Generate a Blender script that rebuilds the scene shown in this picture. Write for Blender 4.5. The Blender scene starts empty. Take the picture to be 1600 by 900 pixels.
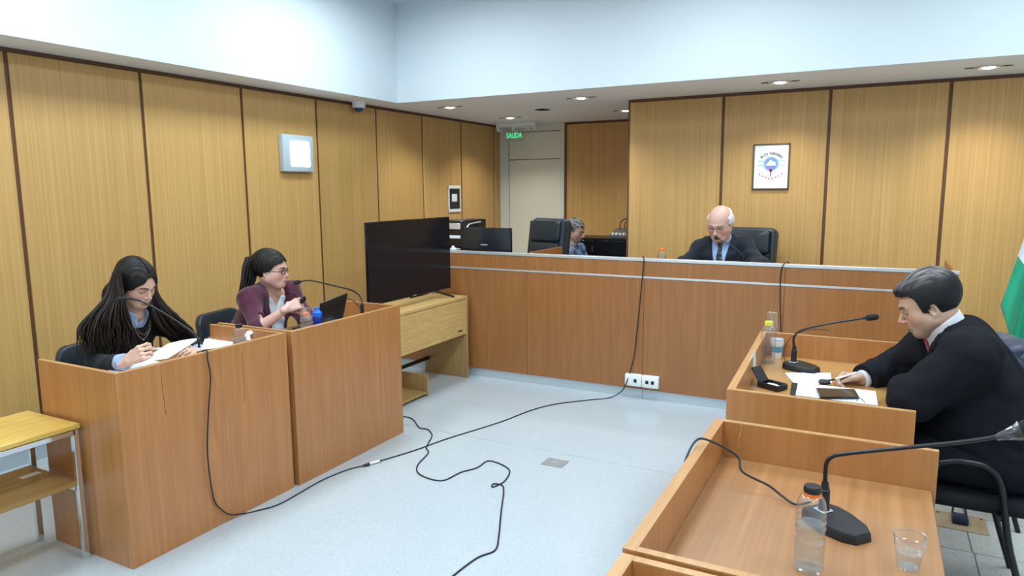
import bpy, bmesh, math, random
import numpy as np
from mathutils import Vector, Matrix, Euler
random.seed(4)
SC = bpy.context.scene
COL = SC.collection
PI = math.pi

# ------------------------------------------------------------------ camera
FPX = 1089.0
YAW, PITCH, ROLL = 0.484264, 0.140495, -0.006742
CAMZ = 1.65
def cam_axes():
    cy, sy = math.cos(YAW), math.sin(YAW); cp, sp = math.cos(PITCH), math.sin(PITCH)
    f = Vector((-sy*cp, cy*cp, -sp)); r = Vector((cy, sy, 0)); u = r.cross(f)
    cr, sr = math.cos(ROLL), math.sin(ROLL)
    return f, cr*r + sr*u, -sr*r + cr*u
cf, cr_, cu = cam_axes()
cd = bpy.data.cameras.new('camera'); cam = bpy.data.objects.new('camera', cd); COL.objects.link(cam)
cd.sensor_width = 36.0; cd.lens = 36.0*FPX/1600.0; cd.clip_start = .02; cd.clip_end = 60
m = Matrix((cr_, cu, -cf)).transposed().to_4x4(); m.translation = Vector((0, 0, CAMZ)); cam.matrix_world = m
SC.camera = cam

# ------------------------------------------------------------------ world, lamps, exposure
SC.view_settings.view_transform = 'Standard'; SC.view_settings.look = 'None'
SC.cycles.transparent_max_bounces = 24
SC.view_settings.exposure = 0.1; SC.view_settings.gamma = 1.0
SC.view_settings.use_curve_mapping = False
w = bpy.data.worlds.new('world'); SC.world = w; w.use_nodes = True
w.node_tree.nodes['Background'].inputs[0].default_value = (.8, .9, 1, 1)
w.node_tree.nodes['Background'].inputs[1].default_value = .3
XW, ZS, ZC, YJ, YR, XJ = -4.565, 2.493, 3.41, 6.6, 8.38, -2.2
XR, YF = 2.9, -2.6
WX0, WX1, WY0, WY1 = -4.235, 2.2, -2.0, 5.68       # raised ceiling well
COOL = (.80, .93, 1.0)
LAMPS = [(-3.3, 4.2), (-3.3, 1.9), (-3.3, -.6), (-1.1, 4.2), (-1.1, 1.9), (-1.1, -.6), (1.1, 4.2), (1.1, 1.9), (1.1, -.6)]
LAMP_W = 33
for i, (x, y) in enumerate(LAMPS):
    ld = bpy.data.lights.new('ceiling_lamp', 'AREA'); ld.shape = 'RECTANGLE'; ld.size = .56; ld.size_y = 1.16
    ld.energy = LAMP_W; ld.color = COOL; ld.spread = math.radians(176)
    lo = bpy.data.objects.new('ceiling_lamp', ld); COL.objects.link(lo); lo.location = (x, y, ZC-.035)
SPOTS = [(-3.97, 6.206), (-3.937, 7.465), (-2.528, 6.214), (-2.50, 7.433), (-.771, 6.114), (.624, 6.121), (2.0, 6.12)]
for x, y in SPOTS:
    ld = bpy.data.lights.new('downlight_lamp', 'SPOT'); ld.energy = 48 if y > 7 else 34; ld.spot_size = math.radians(125); ld.spot_blend = .8
    ld.color = (1, .97, .9); ld.shadow_soft_size = .045
    lo = bpy.data.objects.new('downlight_lamp', ld); COL.objects.link(lo); lo.location = (x, y, ZS-.03)

# ------------------------------------------------------------------ material helpers
def new_mat(name):
    m = bpy.data.materials.new(name); m.use_nodes = True
    nt = m.node_tree; b = nt.nodes['Principled BSDF']
    return m, nt, b
def N(nt, t, **kw):
    n = nt.nodes.new(t)
    for k, v in kw.items(): setattr(n, k, v)
    return n
def plain(name, c, rough=.5, metal=0, spec=.5, bump=0, bscale=200, var=0, sheen=0, coat=0, emit=None, es=1):
    m, nt, b = new_mat(name)
    b.inputs['Base Color'].default_value = (*c, 1); b.inputs['Roughness'].default_value = rough
    b.inputs['Metallic'].default_value = metal; b.inputs['Specular IOR Level'].default_value = spec
    if sheen: b.inputs['Sheen Weight'].default_value = sheen; b.inputs['Sheen Roughness'].default_value = .5
    if coat: b.inputs['Coat Weight'].default_value = coat
    if emit: b.inputs['Emission Color'].default_value = (*emit, 1); b.inputs['Emission Strength'].default_value = es
    tc = N(nt, 'ShaderNodeNewGeometry')
    nz = N(nt, 'ShaderNodeTexNoise'); nz.inputs['Scale'].default_value = bscale; nz.inputs['Detail'].default_value = 3
    nt.links.new(tc.outputs['Position'], nz.inputs['Vector'])
    if bump:
        bp = N(nt, 'ShaderNodeBump'); bp.inputs['Strength'].default_value = bump; bp.inputs['Distance'].default_value = .002
        nt.links.new(nz.outputs[0], bp.inputs['Height']); nt.links.new(bp.outputs[0], b.inputs['Normal'])
    if var:
        mx = N(nt, 'ShaderNodeMix', data_type='RGBA'); mx.inputs[6].default_value = (*[v*(1-var) for v in c], 1)
        mx.inputs[7].default_value = (*[min(1, v*(1+var)) for v in c], 1)
        nt.links.new(nz.outputs[0], mx.inputs[0]); nt.links.new(mx.outputs[2], b.inputs['Base Color'])
    return m
def wood(name, c1, c2, c3, axis='z', streak=(70, .7), figure=(3.2, .28), rough=.38, coat=0, cath=.5, spec=.5, rnd=.06):
    """fine streaks along the axis over a slow broad figure, with a little difference from panel to panel"""
    m, nt, b = new_mat(name)
    g = N(nt, 'ShaderNodeNewGeometry'); oi = N(nt, 'ShaderNodeObjectInfo')
    off = N(nt, 'ShaderNodeVectorMath', operation='SCALE'); off.inputs[0].default_value = (13, 7, 5)
    nt.links.new(oi.outputs['Random'], off.inputs['Scale'])
    add = N(nt, 'ShaderNodeVectorMath', operation='ADD'); nt.links.new(g.outputs['Position'], add.inputs[0]); nt.links.new(off.outputs[0], add.inputs[1])
    def stretch(a, l):
        v = {'x': (l, a, a), 'y': (a, l, a), 'z': (a, a, l)}[axis]
        mm = N(nt, 'ShaderNodeVectorMath', operation='MULTIPLY'); mm.inputs[1].default_value = v
        nt.links.new(add.outputs[0], mm.inputs[0]); return mm
    s1 = stretch(*streak); n1 = N(nt, 'ShaderNodeTexNoise'); n1.inputs['Scale'].default_value = 1; n1.inputs['Detail'].default_value = 4
    n1.inputs['Roughness'].default_value = .6; nt.links.new(s1.outputs[0], n1.inputs['Vector'])
    s2 = stretch(*figure); n2 = N(nt, 'ShaderNodeTexNoise'); n2.inputs['Scale'].default_value = 1; n2.inputs['Detail'].default_value = 2
    n2.inputs['Distortion'].default_value = .6; nt.links.new(s2.outputs[0], n2.inputs['Vector'])
    ring = N(nt, 'ShaderNodeMath', operation='MULTIPLY'); ring.inputs[1].default_value = 9; nt.links.new(n2.outputs[0], ring.inputs[0])
    fr = N(nt, 'ShaderNodeMath', operation='PINGPONG'); fr.inputs[1].default_value = .5; nt.links.new(ring.outputs[0], fr.inputs[0])
    f2 = N(nt, 'ShaderNodeMath', operation='MULTIPLY'); f2.inputs[1].default_value = 2*cath; nt.links.new(fr.outputs[0], f2.inputs[0])
    sm = N(nt, 'ShaderNodeMapRange'); sm.inputs[1].default_value = .3; sm.inputs[2].default_value = .7; nt.links.new(n1.outputs[0], sm.inputs[0])
    mxa = N(nt, 'ShaderNodeMix', data_type='RGBA'); mxa.inputs[6].default_value = (*c1, 1); mxa.inputs[7].default_value = (*c2, 1)
    nt.links.new(sm.outputs[0], mxa.inputs[0])
    mxb = N(nt, 'ShaderNodeMix', data_type='RGBA'); mxb.inputs[7].default_value = (*c3, 1)
    nt.links.new(f2.outputs[0], mxb.inputs[0]); nt.links.new(mxa.outputs[2], mxb.inputs[6])
    hv = N(nt, 'ShaderNodeHueSaturation'); mr = N(nt, 'ShaderNodeMapRange'); mr.inputs[3].default_value = 1-rnd; mr.inputs[4].default_value = 1+rnd
    nt.links.new(oi.outputs['Random'], mr.inputs[0]); nt.links.new(mr.outputs[0], hv.inputs['Value']); nt.links.new(mxb.outputs[2], hv.inputs['Color'])
    nt.links.new(hv.outputs[0], b.inputs['Base Color'])
    b.inputs['Roughness'].default_value = rough; b.inputs['Coat Weight'].default_value = coat; b.inputs['Coat Roughness'].default_value = .25
    b.inputs['Specular IOR Level'].default_value = spec
    bp = N(nt, 'ShaderNodeBump'); bp.inputs['Strength'].default_value = .08; bp.inputs['Distance'].default_value = .001
    nt.links.new(n1.outputs[0], bp.inputs['Height']); nt.links.new(bp.outputs[0], b.inputs['Normal'])
    return m
def clear(name, c=(.95, .96, .97), rough=.04, gl=1.3, haze=.05):
    """thin clear plastic: see-through with a Fresnel gloss"""
    m, nt, b = new_mat(name); nt.nodes.remove(b)
    out = nt.nodes['Material Output']
    t = N(nt, 'ShaderNodeBsdfTransparent'); t.inputs[0].default_value = (*c, 1)
    g = N(nt, 'ShaderNodeBsdfGlossy'); g.inputs['Roughness'].default_value = rough
    f = N(nt, 'ShaderNodeLayerWeight'); f.inputs[0].default_value = .5
    pw = N(nt, 'ShaderNodeMath', operation='POWER'); pw.inputs[1].default_value = 2.0
    mu = N(nt, 'ShaderNodeMath', operation='MULTIPLY_ADD'); mu.inputs[1].default_value = gl*.55; mu.inputs[2].default_value = .035
    mx = N(nt, 'ShaderNodeMixShader')
    nt.links.new(f.outputs['Facing'], pw.inputs[0]); nt.links.new(pw.outputs[0], mu.inputs[0]); nt.links.new(mu.outputs[0], mx.inputs[0])
    d = N(nt, 'ShaderNodeBsdfDiffuse'); d.inputs[0].default_value = (.9, .93, .95, 1)
    hz = N(nt, 'ShaderNodeMixShader'); hz.inputs[0].default_value = haze
    nt.links.new(t.outputs[0], hz.inputs[1]); nt.links.new(d.outputs[0], hz.inputs[2])
    nt.links.new(hz.outputs[0], mx.inputs[1]); nt.links.new(g.outputs[0], mx.inputs[2]); nt.links.new(mx.outputs[0], out.inputs[0])
    return m
M = {}
M['veneer'] = wood('golden_oak_veneer', (.500, .286, .089), (.655, .405, .150), (.535, .308, .098), 'z', (75, .55), (1.6, .10), rough=.42, cath=.35, rnd=.07)
M['recess'] = plain('dark_wood_trim', (.13, .055, .022), .5, var=.2, bscale=30)
M['desk'] = wood('cherry_veneer', (.41, .168, .050), (.51, .225, .074), (.36, .140, .040), 'z', (45, 1.1), (3.0, .35), rough=.33, coat=.25, cath=.34, rnd=.05)
M['bench'] = wood('bench_cherry_veneer', (.30, .118, .034), (.375, .158, .050), (.26, .100, .028), 'z', (45, 1.1), (3.0, .35), rough=.36, coat=.2, cath=.34, rnd=.05)
M['desktop'] = wood('cherry_veneer_top', (.33, .155, .060), (.44, .215, .088), (.28, .125, .046), 'y', (45, 1.1), (3.0, .35), rough=.3, coat=.3, cath=.3, rnd=.03)
M['desktop2'] = wood('cherry_veneer_light_top', (.42, .21, .066), (.54, .29, .10), (.38, .175, .052), 'x', (45, 1.1), (3.0, .35), rough=.33, coat=.3, cath=.3, rnd=.03)
M['edge'] = wood('light_edge_band', (.44, .22, .085), (.55, .30, .12), (.40, .19, .07), 'y', (60, 2), (3, 1), rough=.35, cath=.3)
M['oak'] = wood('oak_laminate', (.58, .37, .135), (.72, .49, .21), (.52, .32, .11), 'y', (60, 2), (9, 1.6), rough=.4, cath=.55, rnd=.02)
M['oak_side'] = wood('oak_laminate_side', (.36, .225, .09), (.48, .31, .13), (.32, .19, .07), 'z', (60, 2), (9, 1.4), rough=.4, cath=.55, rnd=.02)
M['pine'] = wood('yellow_wood_top', (.56, .36, .075), (.72, .48, .13), (.52, .31, .06), 'y', (30, 2), (4, 1), rough=.3, coat=.3, cath=.3)
M['pine2'] = wood('brown_wood_shelf', (.33, .18, .055), (.42, .25, .09), (.28, .15, .045), 'y', (30, 2), (4, 1), rough=.35, cath=.3)
M['white'] = plain('white_paint', (.66, .735, .79), .6, bump=.05, bscale=300)
M['soffit'] = plain('soffit_paint', (.88, .95, 1.0), .6, bump=.05, bscale=300)
M['cream'] = plain('cream_door_paint', (.78, .77, .66), .45)
M['cream2'] = plain('cream_frame_paint', (.72, .73, .68), .4)
M['steel'] = plain('brushed_steel', (.74, .77, .80), .36, .65)
M['chrome'] = plain('chrome_tube', (.75, .77, .79), .12, 1)
M['basemetal'] = plain('grey_skirting', (.52, .60, .64), .35, .3)
M['black'] = plain('black_plastic', (.012, .013, .015), .42, bump=.1, bscale=700)
M['blackg'] = plain('glossy_black_plastic', (.008, .009, .012), .15)
M['leather'] = plain('black_leather', (.020, .030, .040), .36, bump=.35, bscale=260)
M['blackfab'] = plain('black_seat_fabric', (.010, .011, .014), .8, bump=.3, bscale=500, spec=.2)
M['blackmetal'] = plain('black_painted_steel', (.012, .012, .013), .35, .2)
M['cable'] = plain('black_rubber', (.012, .013, .016), .5)
M['paper'] = plain('white_paper', (.82, .86, .9), .7)
M['plasticw'] = plain('white_plastic', (.85, .87, .88), .35)
M['clear'] = clear('clear_plastic')
M['lens'] = clear('spectacle_lens', (1, 1, 1), .03, .6, 0)
M['clearlid'] = clear('frosted_rim', (.9, .9, .93), .2, 1.0)

# terrazzo floor
def terrazzo(name, base, dark, light, sc=170, rough=.24):
    m, nt, b = new_mat(name); g = N(nt, 'ShaderNodeNewGeometry')
    v = N(nt, 'ShaderNodeTexVoronoi'); v.inputs['Scale'].default_value = sc; nt.links.new(g.outputs['Position'], v.inputs['Vector'])
    r = N(nt, 'ShaderNodeValToRGB'); e = r.color_ramp.elements
    e[0].position = .0; e[0].color = (*dark, 1); e[1].position = 1; e[1].color = (*light, 1)
    k = r.color_ramp.elements.new(.16); k.color = (*base, 1); k = r.color_ramp.elements.new(.8); k.color = (*base, 1)
    r.color_ramp.interpolation = 'LINEAR'
    sep = N(nt, 'ShaderNodeSeparateColor'); nt.links.new(v.outputs['Color'], sep.inputs[0]); nt.links.new(sep.outputs[0], r.inputs[0])
    nz = N(nt, 'ShaderNodeTexNoise'); nz.inputs['Scale'].default_value = 1.3; nz.inputs['Detail'].default_value = 5; nt.links.new(g.outputs['Position'], nz.inputs['Vector'])
    mr = N(nt, 'ShaderNodeMapRange'); mr.inputs[3].default_value = .93; mr.inputs[4].default_value = 1.05; nt.links.new(nz.outputs[0], mr.inputs[0])
    hv = N(nt, 'ShaderNodeHueSaturation'); nt.links.new(mr.outputs[0], hv.inputs['Value']); nt.links.new(r.outputs[0], hv.inputs['Color'])
    nt.links.new(hv.outputs[0], b.inputs['Base Color']); b.inputs['Roughness'].default_value = rough
    return m
M['terrazzo'] = terrazzo('white_terrazzo', (.475, .53, .57), (.34, .39, .43), (.55, .60, .64), 330, .22)
M['tile'] = terrazzo('old_grey_tile', (.50, .51, .49), (.34, .35, .33), (.57, .58, .56), 150, .35)
M['joint'] = plain('floor_joint', (.24, .27, .29), .7)

# ------------------------------------------------------------------ mesh helpers
WORLD = {}
def bx(bm, lo, hi, bev=0, seg=2):
    if bev < .0055: seg = 1
    lo = Vector(lo); hi = Vector(hi); c = (lo+hi)/2; s = hi-lo
    r = bmesh.ops.create_cube(bm, size=1, matrix=Matrix.Translation(c) @ Matrix.Diagonal((abs(s.x), abs(s.y), abs(s.z), 1)))
    if bev:
        vs = set(r['verts']); es = [e for e in bm.edges if e.verts[0] in vs and e.verts[1] in vs]
        bmesh.ops.bevel(bm, geom=es, offset=bev, segments=seg, profile=.5, affect='EDGES')
def obx(bm, c, half, mat3, bev=0):
    """oriented box"""
    b2 = bmesh.new(); bx(b2, [-h for h in half], half, bev)
    b2.transform(Matrix.Translation(c) @ mat3.to_4x4()); merge(bm, b2)
def merge(bm, b2):
    me = bpy.data.meshes.new('tmp'); b2.to_mesh(me); b2.free(); bm.from_mesh(me); bpy.data.meshes.remove(me)
def frame_of(d):
    d = Vector(d).normalized(); a = Vector((0, 0, 1)) if abs(d.z) < .95 else Vector((1, 0, 0))
    u = a.cross(d).normalized(); return u, d.cross(u), d
def tube(bm, pts, r, n=10, flat=None, caps=True):
    """swept tube; r a number or one per point; flat = (wide factor, thin factor)"""
    P = [Vector(p) for p in pts]; R = r if hasattr(r, '__len__') else [r]*len(P)
    rings = []; u = None
    for i, p in enumerate(P):
        d = (P[min(i+1, len(P)-1)]-P[max(i-1, 0)]).normalized()
        if u is None: u, v, _ = frame_of(d)
        else:
            u = (u - d*u.dot(d)); u = u.normalized() if u.length > 1e-6 else frame_of(d)[0]; v = d.cross(u)
        fa, fb = flat if flat else (1, 1)
        rings.append([bm.verts.new(p + (u*math.cos(2*PI*k/n)*fa + v*math.sin(2*PI*k/n)*fb)*R[i]) for k in range(n)])
    for a, b in zip(rings, rings[1:]):
        for k in range(n): bm.faces.new((a[k], a[(k+1) % n], b[(k+1) % n], b[k]))
    if caps: bm.faces.new(rings[0][::-1]); bm.faces.new(rings[-1])
def smoothpath(pts, sub=8):
    """Catmull-Rom through the points"""
    P = [Vector(p) for p in pts]; out = []
    for i in range(len(P)-1):
        a, b, c, d = P[max(i-1, 0)], P[i], P[i+1], P[min(i+2, len(P)-1)]
        for k in range(sub):
            t = k/sub
            out.append(.5*((2*b)+(c-a)*t+(2*a-5*b+4*c-d)*t*t+(-a+3*b-3*c+d)*t**3))
    out.append(P[-1]); return out
def lathe(bm, prof, c=(0, 0, 0), n=28, mat=None):
    """prof: (r, z) list"""
    rings = []
    for r, z in prof:
        if r < 1e-6: rings.append([bm.verts.new((0, 0, z))])
        else: rings.append([bm.verts.new((r*math.cos(2*PI*k/n), r*math.sin(2*PI*k/n), z)) for k in range(n)])
    T = Matrix.Translation(c) @ (mat.to_4x4() if mat else Matrix())
    for a, b in zip(rings, rings[1:]):
        for k in range(n):
            q = [a[0]] if len(a) == 1 else [a[k], a[(k+1) % n]]
            q2 = [b[0]] if len(b) == 1 else [b[(k+1) % n], b[k]]
            if len(q)+len(q2) > 2: bm.faces.new(q+q2)
    for rg in rings:
        for v in rg: v.co = T @ v.co
def prism(bm, poly, z0, z1, T=None, bev=0):
    b2 = bmesh.new()
    a = [b2.verts.new((x, y, z0)) for x, y in poly]; b = [b2.verts.new((x, y, z1)) for x, y in poly]
    b2.faces.new(a[::-1]); b2.faces.new(b)
    for k in range(len(poly)): b2.faces.new((a[k], a[(k+1) % len(poly)], b[(k+1) % len(poly)], b[k]))
    if bev: bmesh.ops.bevel(b2, geom=list(b2.edges), offset=bev, segments=2, profile=.5, affect='EDGES')
    if T: b2.transform(T)
    merge(bm, b2)
def disc(bm, c, r, n=24):
    vs = [bm.verts.new((c[0]+r*math.cos(2*PI*k/n), c[1]+r*math.sin(2*PI*k/n), c[2])) for k in range(n)]; bm.faces.new(vs)

def obj(name, bm, m, parent=None, label=None, smooth=True, kind=None):
    """bm holds world coordinates; the object's own origin is its parent's"""
    me = bpy.data.meshes.new(name)
    if parent is not None: bm.transform(Matrix.Translation(-WORLD[parent.name]))
    bmesh.ops.recalc_face_normals(bm, faces=list(bm.faces))
    bm.to_mesh(me); bm.free()
    if m is not None:
        for q in (m if isinstance(m, (list, tuple)) else [m]): me.materials.append(q)
    if smooth:
        for p in me.polygons: p.use_smooth = True
        if len(me.polygons) < 60000: me.set_sharp_from_angle(angle=math.radians(38))
    o = bpy.data.objects.new(name, me); COL.objects.link(o)
    if parent is not None: o.parent = parent; WORLD[o.name] = WORLD[parent.name].copy()
    else: WORLD[o.name] = Vector((0, 0, 0))
    if label: o['label'] = label
    if kind: o['kind'] = kind
    return o
def thing(name, label, cat, loc, group=None):
    o = bpy.data.objects.new(name, None); o.empty_display_size = .1; COL.objects.link(o); o.location = loc
    o['label'] = label; o['category'] = cat
    if group: o['group'] = group
    WORLD[o.name] = Vector(loc); return o
def solo(name, bm, m, label, cat, loc=(0, 0, 0), group=None, **kw):
    """a thing that is one mesh, with its origin at its base"""
    bm.transform(Matrix.Translation(-Vector(loc)))
    o = obj(name, bm, m, **kw); o.location = loc; WORLD[o.name] = Vector(loc)
    o['label'] = label; o['category'] = cat
    if group: o['group'] = group
    return o
def box_part(name, lo, hi, m, parent, bev=.002, label=None, kind=None):
    bm = bmesh.new(); bx(bm, lo, hi, bev); return obj(name, bm, m, parent, label, kind=kind)
def struct(name, lo, hi, m, bev=0):
    bm = bmesh.new(); bx(bm, lo, hi, bev); return obj(name, bm, m, kind='structure')

# ------------------------------------------------------------------ floor
floor = struct('floor', (XW-.1, YF-.1, -.08), (XR+.1, YR+.1, -.006), M['joint'])
def slab(x0, x1, y0, y1, m, name='floor_slab', g=.0025):
    box_part(name, (x0+g, y0+g, -.05), (x1-g, y1-g, 0), m, floor, bev=.0012)
for x0, x1 in ((XW, .245),):
    for y0, y1 in ((YF, 1.2), (1.2, 3.863), (3.863, 8.38)): slab(x0, x1, y0, y1, M['terrazzo'])
ys = [YF, -1.6, -1.2, -.8, -.4, 0, .4, .8, 1.2, 1.6, 2.0, 2.4, 2.8, 3.2, 3.6, 4.0, 4.4, 4.8, 5.2]
for j in range(len(ys)-1):
    off = .464 if j % 2 == 0 else .47
    xs = [.245]+[off+.4*k for k in range(7)]+[XR]
    for i in range(len(xs)-1):
        if xs[i+1]-xs[i] > .03: slab(xs[i], xs[i+1], ys[j], ys[j+1], M['tile'], 'floor_tile')
slab(.245, XR, 5.2, YR, M['terrazzo'])

# ------------------------------------------------------------------ walls
def panel_wall(wall, axis, seams, fixed, z0, z1, into, gap=.026, strip=.03):
    """veneer panels on a dark backing; into = +1/-1, the direction the panels stand proud"""
    for a, b in zip(seams, seams[1:]):
        a2, b2 = a+gap/2, b-gap/2
        t0, t1 = sorted((fixed, fixed+into*.012))
        if axis == 'y': box_part('wall_panel', (t0, a2, z0), (t1, b2, z1-strip), M['veneer'], wall, .0015)
        else: box_part('wall_panel', (a2, t0, z0), (b2, t1, z1-strip), M['veneer'], wall, .0015)
wl = struct('wall_left', (XW-.1, YF-.1, -.05), (XW-.012, YR+.1, ZS), M['recess'])
panel_wall(wl, 'y', [YF, -1.74, -.92, -.1, .72, 1.54, 2.358, 3.199, 4.062, 4.9, 5.752, 6.556, 7.374, 8.19, 8.38], XW-.012, .10, ZS, 1)
struct('baseboard_left', (XW-.012, YF, 0), (XW+.006, YR, .09), M['basemetal'], .002)
wb = struct('wall_back', (XJ, YJ+.012, -.05), (XR+.1, YJ+.14, ZS), M['recess'])
panel_wall(wb, 'x', [-2.19, -1.304, -.424, .439, 1.31, 2.18, XR], YJ+.012, .10, ZS, -1)
struct('baseboard_back', (XJ, YJ-.006, 0), (XR, YJ+.012, .09), M['basemetal'], .002)
wr = struct('wall_recess', (-3.62, YR+.012, -.05), (XJ+.2, YR+.14, ZS), M['recess'])
panel_wall(wr, 'x', [-3.62, -2.72, -2.0], YR+.012, .10, ZS, -1)
struct('wall_recess_side', (XJ, YJ+.14, -.05), (XJ+.1, YR+.05, ZS), M['recess'])
struct('wall_right', (XR, YF-.1, -.05), (XR+.1, YJ+.1, ZC+.1), M['white'])
struct('wall_front', (XW-.1, YF-.1, -.05), (XR+.1, YF, ZC+.1), M['white'])
# soffit ring round the raised well
def soffit(name, lo, hi): return struct(name, lo, hi, M['soffit'])
sf = 'trim_'
soffit('trim_1', (XW-.1, YF-.1, ZS), (WX0, YR+.14, ZS+.05))
soffit('trim_2', (WX0, WY1, ZS), (XR+.1, YR+.14, ZS+.05))
soffit('trim_3', (WX1, YF-.1, ZS), (XR+.1, WY1, ZS+.05))
soffit('trim_4', (WX0, YF-.1, ZS), (WX1, WY0, ZS+.05))
def bulk(name, lo, hi): return struct(name, lo, hi, M['white'])
bulk('wall_upper_left', (WX0-.08, WY0-.08, ZS+.0005), (WX0+.001, WY1+.08, ZC+.02))
bulk('wall_upper_back', (WX0-.08, WY1-.001, ZS+.0005), (WX1+.08, WY1+.08, ZC+.02))
bulk('wall_upper_right', (WX1, WY0-.08, ZS+.002), (WX1+.08, WY1+.08, ZC+.02))
bulk('wall_upper_front', (WX0-.08, WY0-.08, ZS+.002), (WX1+.08, WY0, ZC+.02))
ceil = struct('ceiling', (WX0-.1, WY0-.1, ZC), (WX1+.1, WY1+.1, ZC+.1), M['white'])
m_diff = plain('lamp_diffuser', (.9, .95, 1), .4, emit=(.9, .96, 1), es=2.2)
def ceiling_light(x, y, lab, grp):
    t = thing('ceiling_light', lab, 'light', (x, y, ZC), grp)
    bm = bmesh.new()
    for lo, hi in (((x-.31, y-.61, ZC-.03), (x-.285, y+.61, ZC)), ((x+.285, y-.61, ZC-.03), (x+.31, y+.61, ZC)),
                   ((x-.285, y-.61, ZC-.03), (x+.285, y-.585, ZC)), ((x-.285, y+.585, ZC-.03), (x+.285, y+.61, ZC))): bx(bm, lo, hi)
    obj('frame', bm, M['plasticw'], t)
    box_part('diffuser', (x-.285, y-.585, ZC-.012), (x+.285, y+.585, ZC-.002), m_diff, t, 0)
for x, y in LAMPS: ceiling_light(x, y, 'white troffer light in the raised ceiling above the room', 'troffer lights in the raised ceiling')

# ------------------------------------------------------------------ door with transom, exit sign
dr = struct('door_1', (XW-.05, YR+.03, -.05), (-3.60, YR+.1, ZS), M['cream2'])
def dpart(name, x0, z0, x1, z1, y0, y1, m, bev=.003): box_part(name, (x0, y0, z0), (x1, y1, z1), m, dr, bev)
XD0, XD1 = -4.43, -3.685
dpart('door_frame', XW, 0, XD0-.006, ZS, YR-.03, YR+.03, M['cream2'])
dpart('door_frame', XD1+.006, 0, -3.625, ZS, YR-.03, YR+.03, M['cream2'])
dpart('door_frame', XD0-.006, 2.40, XD1+.006, ZS, YR-.03, YR+.03, M['cream2'])
dpart('transom_panel', XD0, 2.045, XD1, 2.392, YR-.01, YR+.03, M['cream'])
dpart('door_leaf', XD0, .01, XD1, 2.035, YR-.01, YR+.03, M['cream'])
bm = bmesh.new(); tube(bm, [(-3.76, YR-.02, 1.03), (-3.76, YR-.07, 1.03), (-3.88, YR-.07, 1.03)], .01); obj('door_handle', bm, M['steel'], dr)
box_part('trim', (-3.625, YR-.01, 0), (-3.60, YR+.03, ZS), M['recess'], dr)
def text_mesh(s, size, ext, font_off=0):
    c = bpy.data.curves.new('t', 'FONT'); c.body = s; c.size = size; c.extrude = ext; c.align_x = 'CENTER'; c.align_y = 'CENTER'; c.offset = font_off
    o = bpy.data.objects.new('t', c); COL.objects.link(o)
    dg = bpy.context.evaluated_depsgraph_get(); me = bpy.data.meshes.new_from_object(o.evaluated_get(dg))
    bm = bmesh.new(); bm.from_mesh(me); bpy.data.objects.remove(o); bpy.data.curves.remove(c); bpy.data.meshes.remove(me); return bm
m_exit = plain('green_exit_letters', (.05, .6, .25), .4, emit=(.08, .85, .35), es=.75)
t = thing('exit_sign', 'green SALIDA exit sign on a clear plate hung above the cream door', 'sign', (-4.2, 8.05, ZS))
bm = bmesh.new(); bx(bm, (-4.42, 7.99, ZS-.055), (-3.86, 8.09, ZS), .006); obj('emergency_light', bm, M['plasticw'], t)
for x in (-4.41, -4.19, -3.97, -3.88):
    bm = bmesh.new(); bx(bm, (x, 7.985, ZS-.11), (x+.022, 8.095, ZS-.02), .004); obj('bracket', bm, M['plasticw'], t)
bm = bmesh.new(); bx(bm, (-4.40, 8.04, ZS-.075), (-3.88, 8.06, ZS-.055), .004); obj('lamp_tube', bm, M['steel'], t)
pl = bmesh.new(); bx(pl, (-4.32, 8.037, ZS-.235), (-4.04, 8.043, ZS-.07)); obj('clear_plate', pl, M['clear'], t)
bm = text_mesh('SALIDA', .092, .002, .0012)
bm.transform(Matrix.Translation((-4.18, 8.03, ZS-.165)) @ Matrix.Rotation(PI/2, 4, 'X') @ Matrix.Diagonal((.74, 1.05, 1, 1)))
obj('letters', bm, m_exit, t)

# ------------------------------------------------------------------ downlights, vent, camera, wall lamp, notice, crest
m_spot = plain('downlight_bulb', (1, 1, 1), .4, emit=(1, .98, .93), es=14)
dl = ['recessed downlight over the bench end nearest the left wall', 'recessed downlight in the alcove in front of the exit sign', 'recessed downlight left of the panelled corner, nearer the raised ceiling',
      'recessed downlight deep in the alcove by the panelled corner', 'recessed downlight above and left of the framed crest', 'recessed downlight at the upper right over the judge\'s wall', 'recessed downlight beyond the right edge of the wall']
for (x, y), lab in list(zip(SPOTS, dl))[:6]:
    t = thing('downlight', lab, 'light', (x, y, ZS), 'recessed downlights in the soffit')
    bm = bmesh.new(); lathe(bm, [(.088, .0), (.09, -.006), (.07, -.012), (.06, -.006)], (x, y, ZS), 28); obj('trim_ring', bm, M['steel'], t)
    bm = bmesh.new(); lathe(bm, [(0, -.016), (.03, -.014), (.042, -.006), (.042, 0)], (x, y, ZS), 20); obj('bulb', bm, m_spot, t)
    for s in (-1, 1):
        bm = bmesh.new(); bx(bm, (x+s*.11-.035, y-.012, ZS-.005), (x+s*.11+.035, y+.012, ZS-.001)); obj('clip', bm, M['blackmetal'], t)
t = thing('ceiling_vent', 'small round ceiling vent between the downlights in the soffit', 'vent', (-3.225, 6.856, ZS))
bm = bmesh.new(); lathe(bm, [(.11, 0), (.112, -.006), (.09, -.01), (.085, -.002)], (-3.225, 6.856, ZS), 32); obj('rim', bm, M['soffit'], t)
for k in range(4):
    bm = bmesh.new(); r = .078-.02*k; lathe(bm, [(r, -.002), (r+.002, -.012), (r-.008, -.004)], (-3.225, 6.856, ZS), 28); obj('vane', bm, M['blackmetal'], t)
t = thing('dome_camera', 'white dome camera with a dark blue lens under the soffit above the left wall', 'camera', (-4.50, 5.40, ZS))
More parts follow.
